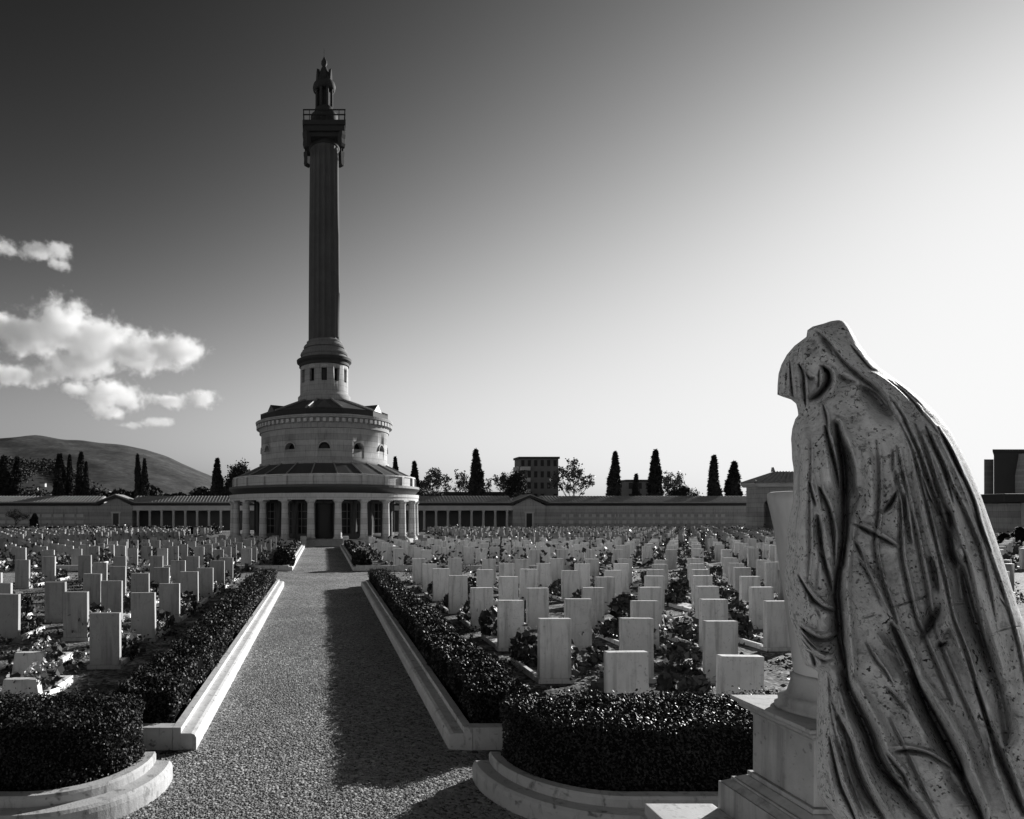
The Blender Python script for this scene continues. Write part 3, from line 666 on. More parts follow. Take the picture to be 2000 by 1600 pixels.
# ------------------------------------------------------------------ the long wings behind
YW = 112.0
WX = lambda px: (px-VX)/F*YW
WZ = lambda py: EYE+(VY-py)/F*YW
def wing(side, label):
    root = empty('colonnade_wing', (0, 0, 0), label, 'building', 'long wings closing the cemetery')
    xa, xb = 16.6, 33.2         # colonnade span, then gabled pavilion to 38.8, then blind wall
    xp = 38.8; xe = 62 if side < 0 else 76
    def bx(mb, a, b, *r): return mb.box(min(side*a, side*b), max(side*a, side*b), *r)
    zt = 4.35
    # colonnade
    cm = MB().lathe([(.30, 0), (.30, .2), (.24, .25), (.2, 3.2), (.28, 3.4), (.28, 3.5)], 10).mesh('column', M['wing_pale'])
    for k in range(8): link('column', cm, root, (side*(xa+1.2+2.07*k), YW, 0))
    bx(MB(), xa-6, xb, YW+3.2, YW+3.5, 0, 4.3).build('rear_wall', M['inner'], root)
    bx(MB(), xa-6, xb, YW-.35, YW+.4, 3.5, zt).build('architrave', M['wing_pale'], root)
    # blind wall with joints and tablets
    mb = bx(MB(), xp, xe, YW-.1, YW+.4, 0, zt)
    for k in range(10):
        xk = xp+2.2+k*(xe-xp-3)/10; bx(mb, xk, xk+.35, YW-.16, YW-.098, 0, zt-.15)
    bx(mb, xp, xe, YW-.2, YW-.104, 0, .5)
    mb.build('blind_wall', M['wing_wall'], root)
    tb = MB()
    for k in range(44):
        xk = xp+3+(k % 22)*(xe-xp-8)/22; zk = 1.2+1.1*(k//22); bx(tb, xk, xk+.7, YW-.135, YW-.103, zk, zk+.55)
    tb.build('wall_tablet', M['wing_pale'], root)
    # continuous cornice and roof
    cr = MB(); 
    for a, b in ((xa-6, xb), (xp, xe)):
        cr.prism([(YW-.4, zt), (YW-.55, zt+.1), (YW-.95, zt+.2), (YW-.95, zt+.45), (YW+3.6, zt+.45), (YW+3.6, zt)], 'x', min(side*a, side*b), max(side*a, side*b))
    cr.build('cornice', M['tower_dark'], root)
    rf = MB()
    for a, b in ((xa-6, xb), (xp, xe)):
        rf.prism([(YW-1.0, zt+.46), (YW-1.0, zt+.62), (YW+2.2, zt+1.75), (YW+4.6, zt+1.0), (YW+4.6, zt+.46)], 'x', min(side*a, side*b), max(side*a, side*b))
        n = int(abs(b-a)/.55)
        for k in range(n):
            xk = side*(a+(b-a)*(k+.5)/n); rf.tube([(xk, YW-1.02, zt+.62), (xk, YW+2.2, zt+1.765)], .05, 5, False)
    rf.build('tiled_roof', M['tile'], root)
    # gabled pavilion
    c = side*(xb+xp)/2; hw = (xp-xb)/2
    pv = MB().box(c-hw, c+hw, YW-.5, YW+4, 0, zt).prism([(c-hw, zt), (c+hw, zt), (c+hw*.0, zt+1.35)], 'y', YW-.5, YW+4)
    o = pv.build('gabled_pavilion', M['wing_wall'], root)
    MB().box(c-.5, c+.5, YW-.53, YW-.503, .25, 3.0).build('doorway', M['glass_dark'], o)
    MB().box(c-.75, c-.503, YW-.6, YW-.505, .0, 3.0).box(c+.503, c+.75, YW-.6, YW-.505, .0, 3.0).box(c-.85, c+.85, YW-.62, YW-.506, 3.003, 3.3).build('door_surround', M['wing_pale'], o)
    g = MB()
    for s2 in (-1, 1):
        g.prism([(c, zt+1.38), (c+s2*(hw+.5), zt+.1), (c+s2*(hw+.5), zt+.5), (c, zt+1.8)], 'y', YW-1.1, YW-.51)
    g.build('pediment_cornice', M['tower_dark'], o)
    g = MB()
    for s2 in (-1, 1):
        g.prism([(c, zt+1.82), (c+s2*(hw+.5), zt+.52), (c+s2*(hw+.5), zt+.66), (c, zt+2.0)], 'y', YW-1.15, YW+4)
    g.build('pavilion_roof', M['tile'], o)
    return root
wing(-1, 'long low wing with colonnade and gabled pavilion left of the round temple')
wing(1, 'long low wing with colonnade, gabled pavilion and blind wall right of the round temple')

def end_pavilion(x0, x1, y0, y1, zt, lab, arch=True):
    root = empty('wall_pavilion', ((x0+x1)/2, (y0+y1)/2, 0), lab, 'pavilion'); hx, hy = (x1-x0)/2, (y1-y0)/2
    bd = MB().box(-hx, hx, -hy, hy, 0, zt).build('wall', M['wing_wall'], root)
    if arch:
        pts = [(-hx*.52, .3), (hx*.1, .3)]; r = .8; cx = -hx+1.7
        pts = [(cx-r, .3), (cx+r, .3)]+[(cx+r*math.cos(t), zt*.62+r*math.sin(t)) for t in np.linspace(0, math.pi, 12)]
        co = link('cut', MB().prism(pts, 'y', -hy-.5, hy*.8).mesh('cut', M['glass_dark'])); co.location = root.location; bpy.context.view_layer.update(); cut(bd, co)
    MB().prism([(-hx-.2, zt), (-hx-.55, zt+.35), (-hx-.55, zt+.6), (hx+.55, zt+.6), (hx+.55, zt+.35), (hx+.2, zt)], 'y', -hy-.4, hy+.4).build('cornice', M['wing_pale'], root)
    rf = MB(); ze = zt+.62; e = .75
    vs = [(-hx-e, -hy-e, ze), (hx+e, -hy-e, ze), (hx+e, hy+e, ze), (-hx-e, hy+e, ze), (-hx*.6, 0, ze+1.5), (hx*.6, 0, ze+1.5)]
    rf.add(vs, [(0,3,2,1), (0,1,5,4), (1,2,5), (2,3,4,5), (3,0,4)])
    for k in range(22):
        t = (k+.5)/22; A = Vector(vs[0]).lerp(Vector(vs[1]), t); B = Vector(vs[4]).lerp(Vector(vs[5]), t); rf.tube([A, B], .11, 5, False)
    rf.tube([vs[0], (-hx-e-.35, -hy-e-.35, ze+.35)], [.2, .08], 5); rf.tube([vs[4], (vs[4][0]-.05, 0, ze+2.1)], [.28, .15], 6)
    rf.build('tiled_roof', M['tile'], root)
end_pavilion(58.4, 73, 86, 88.2, 6.5, 'tall pavilion with tiled hip roof and arch behind the stone urn')
def far_right():
    root = empty('wall_pavilion', (76, 70, 0), 'long stone wall with heavy cornice right of the statue', 'pavilion')
    MB().box(-3.2, 70, -2, 2, 0, 4.0).build('wall', M['wing_wall'], root); MB().box(-4.2, 70.5, -2.6, 2.6, 4.05, 5.0).build('cornice', M['tower_dark'], root, bevel=.1)
    MB().box(-1.8, 70, -2.4, -2.003, 0, 4.04).build('pilaster', M['wing_pale'], root)
far_right()

# ------------------------------------------------------------------ buildings of the town
def block(name, x0, x1, y0, dp, h, m, lab, nf, nb, balcony=False, wm_='glass_dark'):
    root = empty(name, ((x0+x1)/2, y0, 0), lab, 'building'); hx = (x1-x0)/2
    wl = MB().box(-hx, hx, 0, dp, 0, h).build('wall', M[m], root)
    me = MB().box(-.5, .5, -.03, -.004, 0, 1.3).mesh('window', M[wm_])
    fh = h/nf
    for i in range(nf):
        if (i+1)*fh < 5: continue
        for j in range(nb):
            if rng.random() < .9: o = link('window', me, wl, (-hx+(j+.5)*2*hx/nb, 0, i*fh+fh*.35)); o.scale = (2*hx/nb*.5, 1, fh*.42)
    MB().box(-hx-.25, hx+.25, -.3, dp+.25, h+.004, h+.5).build('roof', M['concrete_dark'], root)
    if balcony:
        b = MB()
        for i in range(1, nf): b.box(-hx-.5, -hx-.004, .5, dp-.5, i*fh-.1, i*fh+.9)
        for i in range(1, nf): b.box(-hx+.1, -hx+2.2, -1.2, -.035, i*fh-.1, i*fh+.75)
        b.build('balcony', M['wing_pale'], root)
    return root
block('apartment_block', 46.8, 56.0, 152, 4, 16.0, 'concrete', 'square dark tower block with balconies behind the right wing', 6, 6, True)
block('small_building', 76, 82.5, 160, 10, 11.0, 'concrete', 'small grey flat-roofed building between two cypresses', 4, 3)
block('low_building', 27, 44, 150, 12, 7.6, 'concrete_dark', 'long low dark-roofed building left of the tower block', 2, 8)
def tower_right():
    Y = 135; root = empty('curved_building', (152, Y, 0), 'dark modern building with rounded light corner right of the statue', 'building')
    X = lambda px: (px-VX)/F*Y-152
    def foot(p0, p1, y0, d):
        wx = lambda px, y: (px-VX)/F*(Y+y)-152
        return [(wx(p0, y0), y0), (wx(p1, y0), y0), (wx(p1, y0+d), y0+d), (wx(p0, y0+d)+.6, y0+d)]
    MB().prism(foot(1941, 2120, 0, 18), 'z', 0, 16.0).build('wall', M['concrete_dark'], root)
    MB().prism(foot(1922, 1940.6, 2, 10), 'z', 0, 14.6).build('side_wing', M['wing_wall'], root)
    MB().prism(foot(1938.5, 2121, -.4, 18.6), 'z', 16.004, 16.5).build('roof', M['concrete_dark'], root)
    MB().lathe([(2.2, 0), (2.2, 11), (1.5, 15.0), (1.5, 15.6)], 32, X(2003), 0).build('corner_turret', M['wing_wall'], root)
tower_right()
def house(x, y, z, s, lab):
    root = empty('hill_house', (x, y, z), lab, 'house', 'pale houses scattered on the hill', rz=rng.uniform(-.3, .3))
    MB().box(-6*s, 6*s, -4*s, 4*s, -3, 5*s).build('wall', M['white_paint'], root)
    MB().prism([(-4.6*s, 5*s), (4.6*s, 5*s), (0, 7.5*s)], 'x', -6.5*s, 6.5*s).build('roof', M['tile'], root)
for i, (px, Y, dz, s, lab) in enumerate([(58, 1480, 0, 1.2, 'pale house low on the hill right of the second cypress'), (76, 1470, 0, 1.3, 'pale house beside its twin low on the hill'), (96, 1500, 0, .9, 'small pale house on the hill left of the cypress clump'), (85, 1750, 0, 1.1, 'highest pale house among the trees on the hill'), (70, 1700, 0, .9, 'small pale house high among the hill trees'), (200, 1450, 0, .9, 'small pale house right of the cypress clump'), (78, 1620, 0, .9, 'pale house half way up the hill')]):
    x = (px-VX)/F*Y; house(x, Y, hill_z(x, Y), s, lab)
def roof_house(px0, px1, Y, zt, lab):
    x0, x1 = (px0-VX)/F*Y, (px1-VX)/F*Y
    root = empty('town_house', ((x0+x1)/2, Y, 0), lab, 'house'); h = (x1-x0)/2
    MB().box(-h, h, 0, 8, 0, zt-1.4).build('wall', M['white_paint'], root)
    MB().prism([(-h-.4, zt-1.39), (h+.4, zt-1.39), (h*.3, zt), (-h*.3, zt)], 'y', -.4, 8.4).build('roof', M['tile'], root)
roof_house(87, 104, 131, 7.0, 'small pale house peeping over the left wall beneath the cypress clump')
roof_house(286, 303, 150, 8.6, 'pale house with tiled roof right of the two-stemmed cypress')
roof_house(205, 219, 150, 8.2, 'pale house above the left gabled pavilion')

# ------------------------------------------------------------------ trees
def cypress_mesh(k, lumps=1, n=4200):
    """unit cypress: height 1, half width .085; leaf clumps through the volume, dark stem core"""
    r = np.random.default_rng(200+k); pts = []
    z = r.random(n)**.85; prof = lambda t: np.where(t < .12, .55+.45*t/.12, np.clip(1-((t-.12)/.88)**1.7, 0, 1)**.8)
    a = r.uniform(0, 6.283, n); rad = (.55+.5*r.random(n)**.5)
    w_ = .085*prof(z)*(1+.22*np.sin(a*2+z*9+k)+.16*np.sin(a*3-z*17+2*k))
    P = np.column_stack([w_*rad*np.cos(a)+.01*np.sin(z*6+k), w_*rad*np.sin(a), z])
    V, Q = leaf_quads(P, .03, .8, r, 2.2)
    mb = MB(); mb.lathe([(.03, .02), (.058, .1), (.06, .3), (.05, .6), (.028, .85), (.004, .97)], 9)
    core = mb.mesh('c', M['cypress']); me = raw_mesh('crown', V, Q, M['cypress'])
    b = bmesh.new(); b.from_mesh(me); b.from_mesh(core); b.to_mesh(me); b.free(); return me
CYP = [cypress_mesh(k) for k in range(5)]
TRK = MB().tube([(0, 0, 0), (0, 0, .12)], [.016, .012], 7).mesh('trunk', M['bark'])
def cypress(px, top, hw, Y, k, lab, group='cypresses behind the cemetery walls'):
    x = (px-VX)/F*Y; h = EYE+(VY-top)/F*Y; wd = hw/F*Y
    o = empty('cypress_tree', (x, Y, 0), lab, 'tree', group, rz=rng.uniform(0, 6))
    c = link('crown', CYP[k % 5], o); c.scale = (wd/.085, wd/.085, h); t = link('trunk', TRK, o); t.scale = (wd/.085, wd/.085, h)
CY = [(8, 892, 15, 128, 'broad dark cypress at the far left beyond the wall'), (33, 893, 10, 128, 'slender dark cypress second from the left beyond the wall'),
 (116, 888, 13, 126, 'dark cypress leading the clump above the left wall'), (136, 890, 8, 127, 'thin cypress in the middle of the clump above the left wall'), (158, 885, 11, 126, 'tallest cypress of the clump above the left wall'), (168, 903, 7, 125, 'short thin cypress at the right edge of the clump'),
 (269, 889, 8, 124, 'taller stem of the twin cypresses above the left wing'), (283, 897, 8, 124, 'shorter stem of the twin cypresses above the left wing'),
 (425, 897, 12, 122, 'single cypress standing just left of the round temple'), (772, 894, 9, 125, 'cypress tip showing over the round temple roof'), (809, 903, 11, 124, 'cypress close against the right of the round temple'),
 (930, 880, 14, 122, 'tall full cypress left of the square tower block'), (1200, 884, 12, 122, 'tall cypress left of the small flat-roofed building'), (1243, 927, 9, 122, 'small pointed cypress before the flat-roofed building'),
 (1280, 880, 13, 121, 'tallest cypress right of the flat-roofed building'), (1395, 891, 12, 121, 'slim cypress left one of the pair near the arch pavilion'), (1433, 903, 14, 120, 'wider cypress right one of the pair near the arch pavilion')]
for i, (px, top, hw, Y, lab) in enumerate(CY): cypress(px, top, hw, Y, i, lab)
cypress(67, 1003, 8, 104, 2, 'small pointed cypress standing before the left wall', 'small evergreens before the left wall')
cypress(1962, 1042, 14, 48, 1, 'dark cypress bush at the foot of the wall right of the statue', 'small evergreens right of the statue'); cypress(1990, 1030, 14, 50, 3, 'dark cypress bush at the right edge before the end wall', 'small evergreens right of the statue')

def bare_tree(px, top, hw, Y, seed, lab, leafy=.5, name='leafy_tree', evergreen=False):
    x = (px-VX)/F*Y; h = EYE+(VY-top)/F*Y; wd = hw/F*Y; r = np.random.default_rng(seed)
    o = empty(name, (x, Y, 0), lab, 'tree')
    mb = MB(); tips = []
    def grow(p, d, ln, rad, lv):
        q = p+d*ln; m = p+d*ln*.5+Vector(r.normal(size=3))*ln*.05
        mb.tube([p, m, q], [rad, rad*.85, rad*.62], 5 if lv < 2 else 3)
        tips.append(q); 
        if lv >= 4: return
        for i in range(3 if lv else 5):
            e = (d*1.0+Vector(r.normal(size=3)*[.55, .55, .35])).normalized(); e.z = abs(e.z)*.8+.12; grow(q if i else m.lerp(q, .6), e.normalized(), ln*r.uniform(.62, .82), rad*.6, lv+1)
    grow(Vector((0, 0, 0)), Vector((0, 0, 1)), h*.3, h*.018, 0)
    T = np.array([t for t in tips]); ex = np.percentile(np.abs(T[:, :2]), 88); sx = wd/ex; sz = h/T[:, 2].max()
    me = mb.mesh('trunk', M['bark'])
    me.transform(Matrix.Diagonal((sx, sx, sz, 1))); link('trunk', me, o)
    T = T*[sx, sx, sz]; T = T[T[:, 2] > h*.3]
    n = int(3600*leafy); k = r.integers(len(T), size=n); P = T[k]+r.normal(size=(n, 3))*h*.018*[1, 1, .8]*(2.2 if evergreen else 1)
    V, Q = leaf_quads(P, h*.022, .2, r, 1.5); link('crown', raw_mesh('crown', V, Q, M['cypress'] if evergreen else M['tree_leaf']), o)
bare_tree(851, 917, 22, 128, 1, 'round thin-leaved tree right of the round temple', .7)
bare_tree(905, 915, 12, 150, 2, 'faint slender tree beside the tall full cypress', .25)
bare_tree(985, 926, 15, 140, 3, 'thin bare tree at the left foot of the tower block', .5)
bare_tree(1122, 898, 30, 126, 14, 'large open-crowned tree right of the square tower block', .55)
bare_tree(1312, 922, 18, 140, 5, 'thin-leaved tree behind the tallest right cypress', .45)
bare_tree(1331, 948, 22, 122, 6, 'dense dark evergreen with broad cone crown right of the tallest cypress', 1.2, 'evergreen_tree', True)
bare_tree(468, 903, 13, 124, 7, 'dark round evergreen at the left edge of the round temple', 1.2, 'evergreen_tree', True)
bare_tree(840, 946, 26, 121, 8, 'low dark evergreen thicket beneath the round thin-leaved tree', 1.3, 'evergreen_tree', True)
bare_tree(1012, 925, 14, 130, 9, 'dark evergreen hugging the left side of the tower block', 1.2, 'evergreen_tree', True)
bare_tree(31, 995, 12, 103, 10, 'dark round evergreen standing before the left wall', 1.2, 'evergreen_tree', True)
bare_tree(955, 935, 12, 150, 12, 'faint bare tree between the full cypress and the tower block', .2)
bare_tree(1470, 940, 12, 140, 13, 'faint bare tree left of the tiled pavilion roof', .2)
def treeline():
    n = 16000; x = rng.uniform(-85, -18, n); h = 6.6+1.8*np.abs(np.sin(x*.21)+.4*np.sin(x*.9)); z = rng.random(n)*h
    P = np.column_stack([x, 133+rng.uniform(0, 4, n), z]); V, Q = leaf_quads(P, .7, .2)
    tag(link('treeline', raw_mesh('treeline', V, Q, M['cypress'])), 'dark belt of trees and shrubs behind the left wall below the hill', 'treeline', kind='stuff')
    n = 9000; x = rng.uniform(14, 100, n); h = 3.6+1.6*np.abs(np.sin(x*.17)+.5*np.sin(x*.8)); z = rng.random(n)*h
    P = np.column_stack([x, 136+rng.uniform(0, 4, n), z]); V, Q = leaf_quads(P, .7, .2)
    tag(link('undergrowth', raw_mesh('undergrowth', V, Q, M['cypress'])), 'low dark shrubs behind the right wall', 'undergrowth', kind='stuff')
treeline()
def woods():
    n = 42000; px = rng.uniform(-40, 330, n); Y = rng.uniform(1320, 2050, n); x = (px-VX)/F*Y
    n2 = 10; px2 = rng.uniform(-60, 470, n2); Y2 = rng.uniform(1400, 2520, n2)
    px, Y = np.concatenate([px, px2]), np.concatenate([Y, Y2]); x = (px-VX)/F*Y; far = np.arange(len(px)) >= n; n = len(px)
    keep = (np.sin(x*.021+2)+np.sin(Y*.017)+np.sin(x*.05+Y*.031)+rng.normal(0, .5, n) > .1) & (far | (px < 330-(Y-1320)*.28))
    x, Y = x[keep], Y[keep]; z = np.array([hill_z(a, b) for a, b in zip(x, Y)])+rng.uniform(0, 9, len(x))
    V, Q = leaf_quads(np.column_stack([x, Y, z]), np.where(far[keep], 5.0, 4.5), .5)
    tag(link('woods', raw_mesh('woods', V, Q, M['wood'])), 'dark patchy woods on the lower slope of the hill', 'woods', kind='stuff')
woods()
def ball_bush(x, y, r, lab):
    n = 3500; d = rng.normal(size=(n, 3)); d /= np.linalg.norm(d, axis=1)[:, None]; P = d*r*rng.uniform(.85, 1.03, (n, 1))+[0, 0, r*.95]; P[:, 2] = np.maximum(P[:, 2], .02)
    V, Q = leaf_quads(P, .07, .1, nrm=d*.6)
    o = empty('round_bush', (x, y, 0), lab, 'bush', 'round bushes by the cross path'); link('foliage', raw_mesh('foliage', V, Q, M['leaf']), o)
    MB().lathe([(.05, 0), (r*.6, r*.3), (r*.85, r*.9), (r*.6, r*1.5), (.05, r*1.75)], 14).build('twigs', M['hedge_core'], o)
ball_bush(-1.95, 32.6, .55, 'dark round bush at the near left end of the far path stretch')
ball_bush(2.0, 32.6, .5, 'dark round bush at the near right end of the far path stretch')

# ------------------------------------------------------------------ pedestal with urn, low wall
def pedestal():
    # footprint of the die: x from 3.226, y 4.2 .. 4.8
    cx, cy, h = 3.526, 4.5, .30
    root = empty('urn_pedestal', (cx, cy, 0), 'square moulded stone pedestal beside the statue', 'pedestal')
    def course(mb, e, z0, z1, e2=None):
        e2 = e if e2 is None else e2; a, b = h+e, h+e2
        mb.add([(-a,-a,z0),(a,-a,z0),(a,a,z0),(-a,a,z0),(-b,-b,z1),(b,-b,z1),(b,b,z1),(-b,b,z1)], [(0,3,2,1),(4,5,6,7),(0,1,5,4),(1,2,6,5),(2,3,7,6),(3,0,4,7)])
    pl = MB(); course(pl, .16, 0, .74); course(pl, .15, .742, .78, .10); course(pl, .10, .782, .80); course(pl, .085, .802, .84, .03); course(pl, .025, .842, .875)
    pl.build('plinth', M['pedestal'], root, bevel=.004)
    MB().box(-h, h, -h, h, .877, 1.30).build('die', M['pedestal'], root, bevel=.006)
    co = MB(); course(co, .012, 1.302, 1.322); course(co, .02, 1.324, 1.35, .06); course(co, .065, 1.352, 1.372); course(co, .07, 1.374, 1.39, .10); course(co, .105, 1.392, 1.42)
    co.build('cornice', M['pedestal'], root, bevel=.004)
    u = empty('stone_urn', (cx, cy, 1.422), 'tall tapering smooth stone urn on the moulded pedestal', 'urn')
    foot = [(.36, 0), (.36, .02), (.33, .03), (.335, .07), (.30, .10), (.27, .105), (.25, .16), (.235, .2), (.245, .215), (.245, .24), (.225, .255)]
    MB().lathe([(q*.80, z) for q, z in foot], 56).build('foot', M['pedestal'], u)
    body = [(.218, .255), (.235, .4), (.275, .7), (.32, 1.0), (.36, 1.27), (.395, 1.42), (.41, 1.47), (.41, 1.53), (.385, 1.54), (.34, 1.5), (.2, 1.45)]
    MB().lathe([(q*.80, z) for q, z in body], 72, cap=False).build('body', M['urn'], u)
    lw = empty('low_wall', (2.95, 4.6, 0), 'low wall block with bright flat top left of the urn pedestal', 'wall')
    MB().box(-.39, .1, -.5, .4, 0, .44).build('wall_body', M['pedestal'], lw); MB().box(-.42, .112, -.53, .43, .442, .53).build('coping', M['kerb'], lw, bevel=.008)
pedestal()

# ------------------------------------------------------------------ the mourning statue
def statue():
    ZT = {1: (1480, 600, 6.153), 2: (1500, 840, 6.153), 3: (1500, 1080, 6.153), 4: (1560, 1320, 5.716), 5: (1720, 840, 6.154), 6: (1720, 1080, 6.154), 7: (1720, 1320, 5.714)}
    def cv(t, pts): ox, oy, s = ZT[t]; return np.array([(ox+x/s, oy+y/s) for x, y in pts])
    Lp = [(1634,625.5),(1622,627.5),(1610,631.7),(1587,638),(1577,645),(1575,658),(1567.8,663.4),(1551.5,675.6),(1537,692.6),(1526.3,712),(1520.6,730),(1518.7,751),(1518.2,771),(1528.8,775.2),(1545,780.4),(1554.8,788.5),(1558,801.5),(1559,811),(1553,819),(1547.4,837),(1545,857),(1546,872),(1547,897),(1550,916),(1549.6,937),(1548.5,983),(1541,1015),(1537,1043),(1535.5,1084),(1532,1112),(1533,1153),(1539,1177),(1542,1203),(1549,1226),(1557,1250),(1565,1280),(1573,1299),(1590,1307),(1597,1312),(1597,1330),(1595,1400),(1595,1470),(1596,1540),(1600,1556),(1632,1600),(1640,1614),(1646,1660),(1650,2230)]
    Rp = [(1641,625.5),(1648,627.5),(1652,631),(1659,639),(1675,668),(1696,697.5),(1716,717),(1740,735),(1772.5,757.6),(1800,780.4),(1830,808),(1855,840),(1871,869),(1890.6,908),(1907,947),(1916.6,970),(1928,1002),(1944,1048),(1960,1096),(1973.5,1138.5),(1986.5,1181),(2000,1216),(2025,1300),(2048,1400),(2068,1500),(2085,1600),(2098,1700),(2112,2230)]
    NV = 1000; NU = 460; NB = 90
    vv = np.concatenate([np.linspace(625.5, 660, 40)[:-1], np.linspace(660, 1625, NV-90), np.linspace(1627, 2230, 51)])
    uL = np.interp(vv, [p[1] for p in Lp], [p[0] for p in Lp]); uR = np.interp(vv, [p[1] for p in Rp], [p[0] for p in Rp])
    s = np.linspace(0, 1, NU); s = .5-.5*np.cos(np.pi*s)*(.55)-.45*(.5-s)*2*.5*-1 if False else (.55*s+.45*(.5-.5*np.cos(np.pi*s)))
    U = uL[:, None]+(uR-uL)[:, None]*s[None]; Vv = np.repeat(vv[:, None], NU, 1)
    W = (uR-uL)[:, None]; dl = U-uL[:, None]; dr = uR[:, None]-U
    D = np.interp(vv, [625, 640, 680, 770, 850, 1000, 1200, 1600, 1870], [.05, .10, .145, .17, .235, .275, .30, .33, .33])[:, None]
    rl = np.minimum(95, W*.5); rr = np.minimum(105, W*.5)
    q = lambda x: np.sqrt(np.clip(1-(1-np.clip(x, 0, 1))**2, 0, 1))
    q2 = lambda x: (1-(1-np.clip(x, 0, 1))**3.2)**(1/2.4)
    base = q(dl/rl)*q2(dr/rr)
    Z = D*base
    edge = np.clip(np.minimum(dl/22, dr/16), 0, 1)         # relief fades out towards the outline
    feats = []
    def G(t, w_, d, *pts): feats.append((cv(t, pts), w_*(.92 if t < 4 else 1), -d*(1.5 if t == 1 else 1.35), 1.0))
    def Rd(t, w_, d, *pts): feats.append((cv(t, pts), w_*(1.25 if t > 4 else 1), d*(1.9 if t > 4 else 1.3), 1.0))
    # --- head and hood
    G(1, 9, .07, (790,725),(850,790),(855,900),(795,1000),(720,1070),(640,1110)); G(1, 4.5, .035, (500,690),(545,800),(565,1000),(578,1190)); G(1, 4, .03, (385,640),(405,900),(425,1080))
    Rd(1, 6, .012, (450,680),(465,1060)); Rd(1, 5, .014, (590,850),(610,1120)); Rd(1, 5, .01, (520,440),(535,700)); Rd(1, 7, .012, (320,720),(290,1010)); G(1, 6, .012, (355,680),(345,1020))
    G(1, 8, .028, (700,280),(830,400),(930,520),(1020,640),(1120,740),(1220,830),(1320,900),(1430,990),(1530,1120),(1600,1250),(1680,1340))
    Rd(1, 9, .022, (640,300),(780,290),(900,430),(1010,590),(1130,690),(1250,780),(1400,880),(1510,985),(1610,1140),(1690,1260),(1750,1350))
    G(1, 17, .045, (1250,960),(1400,1060),(1520,1200),(1620,1330)); G(1, 9, .02, (980,830),(1080,880),(1180,900))
    Rd(1, 4.5, .02, (1200,720),(1400,790),(1550,880),(1700,1000),(1850,1160),(1969,1310)); G(1, 4, .022, (1120,460),(1250,620),(1350,735),(1420,760)); G(1, 4, .025, (1560,870),(1740,1010),(1890,1160),(1969,1260))
    Rd(1, 3.5, .012, (1160,440),(1290,590),(1400,720)); G(1, 3.5, .02, (1640,890),(1800,1020),(1969,1180))
    G(1, 6, .022, (570,770),(620,855),(690,860)); G(1, 9, .014, (590,490),(660,530),(720,480)); G(1, 8, .018, (780,380),(850,450),(900,560)); G(1, 3, .02, (740,760),(735,900),(730,960)); Rd(1, 4, .015, (780,760),(770,880),(740,970))
    Rd(1, 8, .014, (860,1090),(960,1000),(1120,960)); G(1, 4, .02, (790,1180),(830,1350),(840,1600))
    # --- arm and the deep gap beside it
    Rd(2, 28, .05, (430,-60),(460,300),(440,700),(420,1100),(450,1500)); Rd(3, 22, .04, (400,0),(450,300),(560,520))
    G(2, 6, .06, (690,-40),(760,250),(820,500),(850,700)); Rd(2, 3.5, .02, (770,60),(830,400))
    G(2, 12, .13, (830,-60),(880,200),(910,400),(925,650),(930,900),(930,1200),(900,1620)); G(2, 20, .07, (950,200),(1010,430),(1020,650),(1050,850),(1000,1060))
    G(2, 4, .035, (500,640),(540,800),(570,900)); G(2, 5.5, .05, (620,700),(690,840),(740,980),(780,1200),(800,1620)); G(2, 7, .055, (600,1040),(620,1200),(650,1400),(700,1620)); Rd(2, 5, .022, (560,560),(640,950),(690,1200),(755,1520)); Rd(2, 4, .02, (800,1050),(845,1300)); Rd(2, 5, .016, (640,620),(720,800))
    G(3, 6, .06, (640,0),(690,150),(730,300),(765,450)); G(3, 12, .12, (900,-40),(850,300),(835,500),(850,700),(865,900),(885,1100),(920,1300),(965,1620))
    Rd(3, 5, .03, (420,310),(540,470),(650,575),(760,645),(850,640)); G(3, 6, .06, (370,270),(470,440),(560,570),(680,660),(810,700)); G(3, 10, .025, (600,690),(650,830))
    Rd(3, 6, .032, (380,820),(520,930),(640,1000),(750,960)); G(3, 8, .075, (395,890),(500,980),(620,1040),(730,1040),(820,990)); Rd(3, 5.5, .045, (385,950),(480,1080),(560,1160),(660,1225),(760,1235),(810,1170)); G(3, 4, .04, (430,1140),(560,1225),(680,1300),(780,1280)); G(3, 8, .05, (520,1210),(560,1300),(575,1400))
    G(3, 3, .02, (620,1180),(690,1200),(730,1190))
    # --- torso
    Rd(2, 5, .022, (1030,1070),(1250,1165),(1480,1305),(1620,1420)); G(2, 4, .04, (1000,1110),(1200,1212),(1400,1315),(1550,1400)); G(2, 4, .03, (1030,1330),(1100,1450),(1170,1620))
    Rd(2, 4, .018, (1570,660),(1480,800),(1380,920),(1230,1020)); G(2, 7, .045, (1540,750),(1490,870),(1400,980)); Rd(2, 18, .02, (1180,100),(1250,500),(1250,800))
    Rd(2, 6, .028, (1620,20),(1710,250),(1760,480),(1800,680),(1850,900),(1900,1100),(1950,1350),(1990,1620)); G(2, 7, .03, (1530,500),(1640,900),(1650,1100),(1720,1350)); Rd(2, 4, .014, (1540,620),(1600,850),(1620,1050),(1660,1250)); G(2, 3.5, .03, (1860,580),(1930,800),(1980,880)); G(2, 4, .015, (1500,240),(1500,500))
    Rd(3, 6, .026, (1110,0),(1230,250),(1330,450),(1430,650),(1510,800)); G(3, 6, .02, (1090,60),(1190,230),(1290,420),(1370,630))
